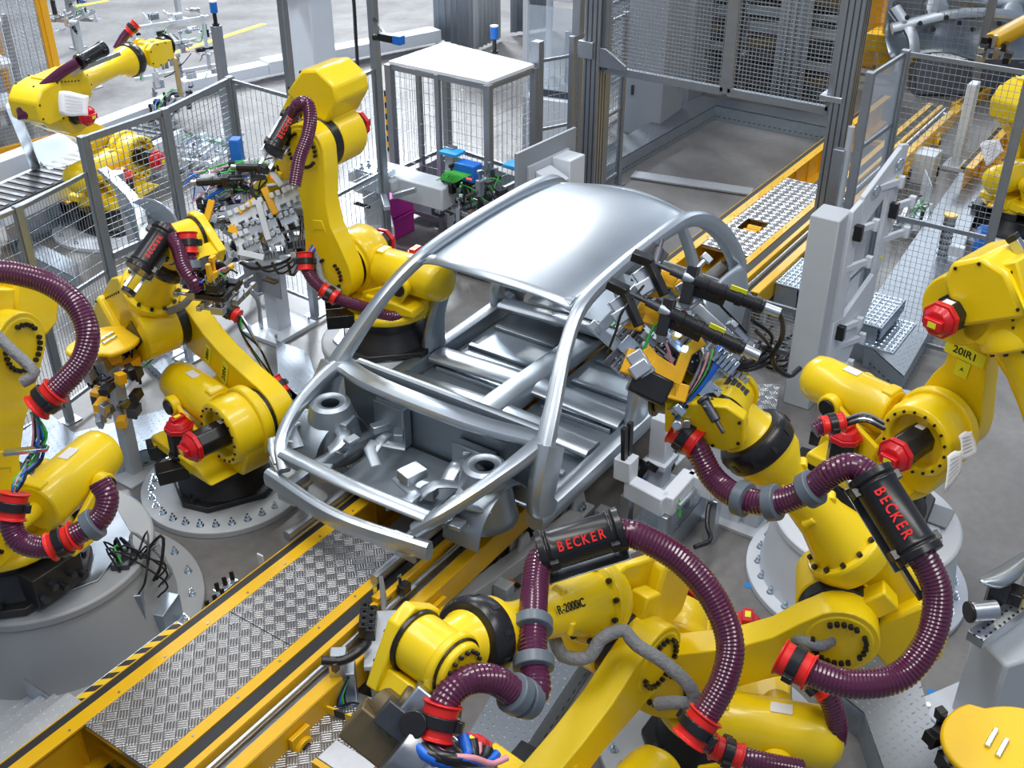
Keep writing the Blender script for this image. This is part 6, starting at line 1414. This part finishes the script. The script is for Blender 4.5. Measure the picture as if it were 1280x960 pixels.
p = at(880, 625, .25); t = thing('loose_cable', 'thick black cable looping from the stand down onto the walkway', 'cable', (p.x, p.y, 0)); mb = MB(); mb.tube([at(905, 622, .3), at(888, 628, .32), at(884, 655, .24), at(888, 675, .215), at(868, 684, .215)], .016, 10); mb.build('cable', BLK, t, xf=inv(t)); mb = MB(); a, b = at(905, 622, .3), at(912, 617, .3); mb.cyl(a, b, .02, n=12); mb.build('brass_fitting', BRZ, t, xf=inv(t))
for k, (pts, m_, lab) in enumerate(([[(565, 742), (560, 730), (556, 718), (556, 712)], ORC, 'short orange cable hanging below the conveyor edge'], [[(610, 722), (630, 722), (645, 730)], ORC, 'orange cable lying on the floor beside the grey beam'])):
    p = at(*pts[0], .05); t = thing('loose_cable', lab, 'cable', (p.x, p.y, 0)); mb = MB(); mb.tube([at(q[0], q[1], .012+.1*(k == 0)*i/3) for i, q in enumerate(pts)], .011, 8); mb.build('cable', m_, t, xf=inv(t)); mb = MB(); a, b = at(*pts[-1], .012+.1*(k == 0)), at(pts[-1][0]+4, pts[-1][1]+3, .012+.1*(k == 0)); mb.cyl(a, b, .016, n=10); mb.build('plug', BLK, t, xf=inv(t))
# bracket tool by the conveyor, bottom
p = xyz(478, 880); t = thing('bracket_stand', 'grey sheet metal stand with black clamps beside the conveyor, left of the lowest wrist', 'stand', p); iv = inv(t)
ctp = at(478, 815, .42)
mb = MB(); mb.prism([(-.12, 0), (.16, 0), (.07, .14), (.07, .42), (-.06, .42), (-.06, .14)], (0, 0, 0), V((.8, .6, 0)), V((0, 0, 1)), V((-.6, .8, 0)), -.05, .05); mb.build('column', GRY, t, .006)
mb = MB(); mb.box((.05, .02, .44), (.42, .16, .03), RZ(38)); mb.prism([(0, 0), (.12, 0), (.0, .26)], (.22, .14, .45), V((.8, .6, 0)), V((0, 0, 1)), V((-.6, .8, 0)), -.012, .012); mb.build('top_plate', GRY, t, .004)
rnd = random.Random(3)
for k in range(8): q = V((.02+.04*(k % 4), .06+.05*(k//4)+.03*(k % 4), .49)); mb = MB(); mb.box(q, (.05, .05, .08), RZ(38)); mb.cyl(q+V((0, 0, .04)), q+V((0, 0, .055)), .01, n=8); mb.build('black_clamp', BLK, t, .004)
mb = MB(); mb.box((-.2, .1, .42), (.14, .09, .12), RZ(38)); mb.box((-.18, .05, .26), (.1, .07, .3), RZ(38)); mb.build('cylinder_body', ALU, t, .006)
mb = MB(); mb.tube([(-.3, .12, .52), (-.22, .04, .5), (-.12, .0, .52), (-.05, .02, .5)], .025, 10); mb.build('black_lever', BLK, t, .003); mb = MB(); mb.box((-.26, .06, .48), (.04, .03, .06)); mb.build('brass_block', BRZ, t, .003)
for k in range(4): mb = MB(); mb.tube([(-.2, .02, .4), (-.28-.02*k, .0, .3), (-.24, -.02, .15+.03*k), (-.12, -.05, .1)], .006, 6); mb.build('cable', [BLK, GRN, BLUC, BLK][k], t)
# bottom right grey column with foot plate
p = xyz(1235, 905); t = thing('grey_column', 'thick slanted grey column on a white bolted foot plate at the lower right', 'column', p); mb = MB(); mb.prism([(-.16, -.13), (.16, -.13), (.16, .13), (-.16, .13)], (0, 0, 0), V((.8, -.6, 0)), V((.6, .8, 0)), V((0, 0, 1)), .04, .62); mb.build('column', GRY, t, .02)
mb = MB(); mb.box((-.05, .05, .02), (.62, .52, .04), RZ(-30)); mb.box((-.05, .05, .05), (.46, .36, .02), RZ(-30)); mb.build('foot_plate', GRW, t, .005)
for k in range(6): q = RZ(-30) @ V((-.26+.5*(k % 2), -.2+.2*(k//2), .04)); mb = MB(); mb.cyl(q, q+V((0, 0, .04)), .016, n=6); mb.cyl(q, q+V((0, 0, .01)), .026, n=12); mb.build('bolt', ZINC, t)
# right edge tool
z = .75
t = thing('spot_weld_tool', 'silver welding tool with perforated aluminium beam entering at the right edge', 'welding tool', at(1260, 760, 0)); iv = inv(t)
mb = MB(); mb.bar(at(1218, 800, .8), at(1300, 738, .8), .09, .06); bm_ = mb.build('perforated_beam', ALU, t, .003, xf=iv); mb = MB()
a, b = at(1218, 800, .832), at(1300, 738, .832); d = (b-a).normalized(); s_ = V((-d.y, d.x, 0)); k = .03
while k < (b-a).length: 
    for g in (-.02, .02): mb.cyl(a+d*k+s_*g, a+d*k+s_*g+V((0, 0, .002)), .007, n=8)
    k += .04
mb.build('holes', BLK, bm_, xf=iv)
mb = MB(); mb.bar(at(1232, 795, .7), at(1300, 748, .7), .07, .05); mb.build('side_rail', GRW, t, .004, xf=iv)
mb = MB(); a, b = at(1214, 765, .9), at(1245, 762, .9); mb.cyl(a, b, .05, n=20); mb.build('sensor_tube', ALU, t, .004, xf=iv); mb = MB(); mb.cyl(a+(a-b)*.15, a, .055, n=20); mb.build('sensor_cap', BLK, t, .004, xf=iv)
rows = []
for i in range(14):
    f = i/13; rows.append([at(1222+70*f+6*g, 725-42*f+(26*math.sin(math.pi*min(1, f*.9+.05)))*g, .95+.05*math.sin(g*3)) for g in [j/8 for j in range(9)]])
MB().grid(rows).build('curved_panel', BODY, t, solid=.012, angle=70, xf=iv)
mb = MB(); mb.box(at(1246, 745, .85), (.06, .1, .16), RZ(20)); mb.box(at(1265, 745, .85), (.1, .1, .1)); mb.build('black_clamp', BLK, t, .006, xf=iv)
mb = MB(); q = at(1275, 765, .0); mb.box((q.x, q.y, .38), (.08, .08, .76)); mb.box((q.x, q.y, .01), (.2, .2, .02)); mb.build('support_post', GRY, t, .004, xf=iv)
# cable box beside the big pedestal
t = thing('cable_box', 'galvanised perforated box with black cables beside the big left pedestal', 'box', xyz(178, 790)); iv = inv(t)
mb = MB(); c = xyz(178, 790); mb.box(c+V((0, 0, .2)), (.26, .16, .40), RZ(40)); mb.build('box', GALV, t, .004, xf=iv); mb = MB(); mb.box(c+V((.1, -.08, .1)), (.2, .16, .2), RZ(20)); mb.build('lower_cover', GALV, t, .004, xf=iv)
mb = MB(); mb.box(c+V((0, .02, .50)), (.18, .10, .18), RZ(40)); mb.build('terminal_block', DSTEEL, t, .006, xf=iv)
rnd = random.Random(9)
for k in range(12):
    a_ = c+V((rnd.uniform(-.08, .08), rnd.uniform(-.06, .06), .55)); mb = MB(); e_ = c+V((rnd.uniform(-.12, .2), rnd.uniform(-.16, .16), rnd.uniform(.3, .5))); mb.tube([a_, a_+V((rnd.uniform(-.1, .15), rnd.uniform(-.12, .12), .12)), e_+V((.05, -.03, .1)), e_], .006 if k % 3 else .010, 7); mb.build('cable', [BLK, BLK, BLK, GSL, BLK, GRN, BLK][k % 7], t, xf=iv)
for k, (u, v, lab, z) in enumerate(((384, 590, 'short steel pin with a red cap beside the left round base plate', .35), (873, 830, 'red capped black upright rail beside the walkway end', .55))):
    p = xyz(u, v); t = thing('marker_pin', lab, 'pin', p); mb = MB(); mb.cyl((0, 0, 0), (0, 0, z), .022, n=12) if k == 0 else mb.box((0, 0, z/2), (.05, .05, z)); mb.build('pin', STEEL if k == 0 else BLK, t, .003); mb = MB(); mb.box((0, 0, z+.01), (.05, .05, .02)) if k else mb.cyl((0, 0, z), (0, 0, z+.015), .025, n=12); mb.build('red_cap', REDP, t, .002)
p = xyz(845, 800); t = thing('dark_side_plate', 'dark upright metal plate at the end of the right walkway', 'plate', p); mb = MB(); mb.box((0, 0, .22), (.28, .01, .44), RZ(-25)); mb.build('plate', DSTEEL, t, .002); mb = MB(); mb.box((0, 0, .01), (.28, .08, .02), RZ(-25)); mb.build('foot_flange', DSTEEL, t)
t = thing('cable_tangle', 'tangle of black cables on the floor between conveyor and bracket stand', 'cables', xyz(975, 440)); iv = inv(t); rnd = random.Random(21)
for k in range(8):
    mb = MB(); c = xyz(975+rnd.uniform(-15, 15), 445+rnd.uniform(-12, 15)); rr = rnd.uniform(.1, .2); z0 = rnd.uniform(.02, .14); mb.tube([c+V((rr*math.cos(a_)*1.2, rr*math.sin(a_), z0+.04*math.sin(a_*2+k))) for a_ in [rnd.uniform(0, 1)+i*.6 for i in range(9)]], .010, 7); mb.build('cable', BLK, t, xf=iv)
t = thing('cable_rack', 'small grey rack with vertical black connectors below the robot wrist', 'rack', xyz(930, 640)); mb = MB(); mb.box((0, 0, .14), (.3, .25, .02)); mb.box((-.13, 0, .07), (.03, .2, .14)); mb.box((.13, 0, .07), (.03, .2, .14)); mb.build('frame', GALV, t, .003)
for k in range(5): mb = MB(); mb.cyl((-.12+.05*k, -.05+.03*(k % 2), .15), (-.12+.05*k, -.05+.03*(k % 2), .36), .012, n=8); mb.cyl((-.12+.05*k, -.05+.03*(k % 2), .36), (-.12+.05*k, -.05+.03*(k % 2), .38), .016, n=8); mb.build('connector', BLK, t)
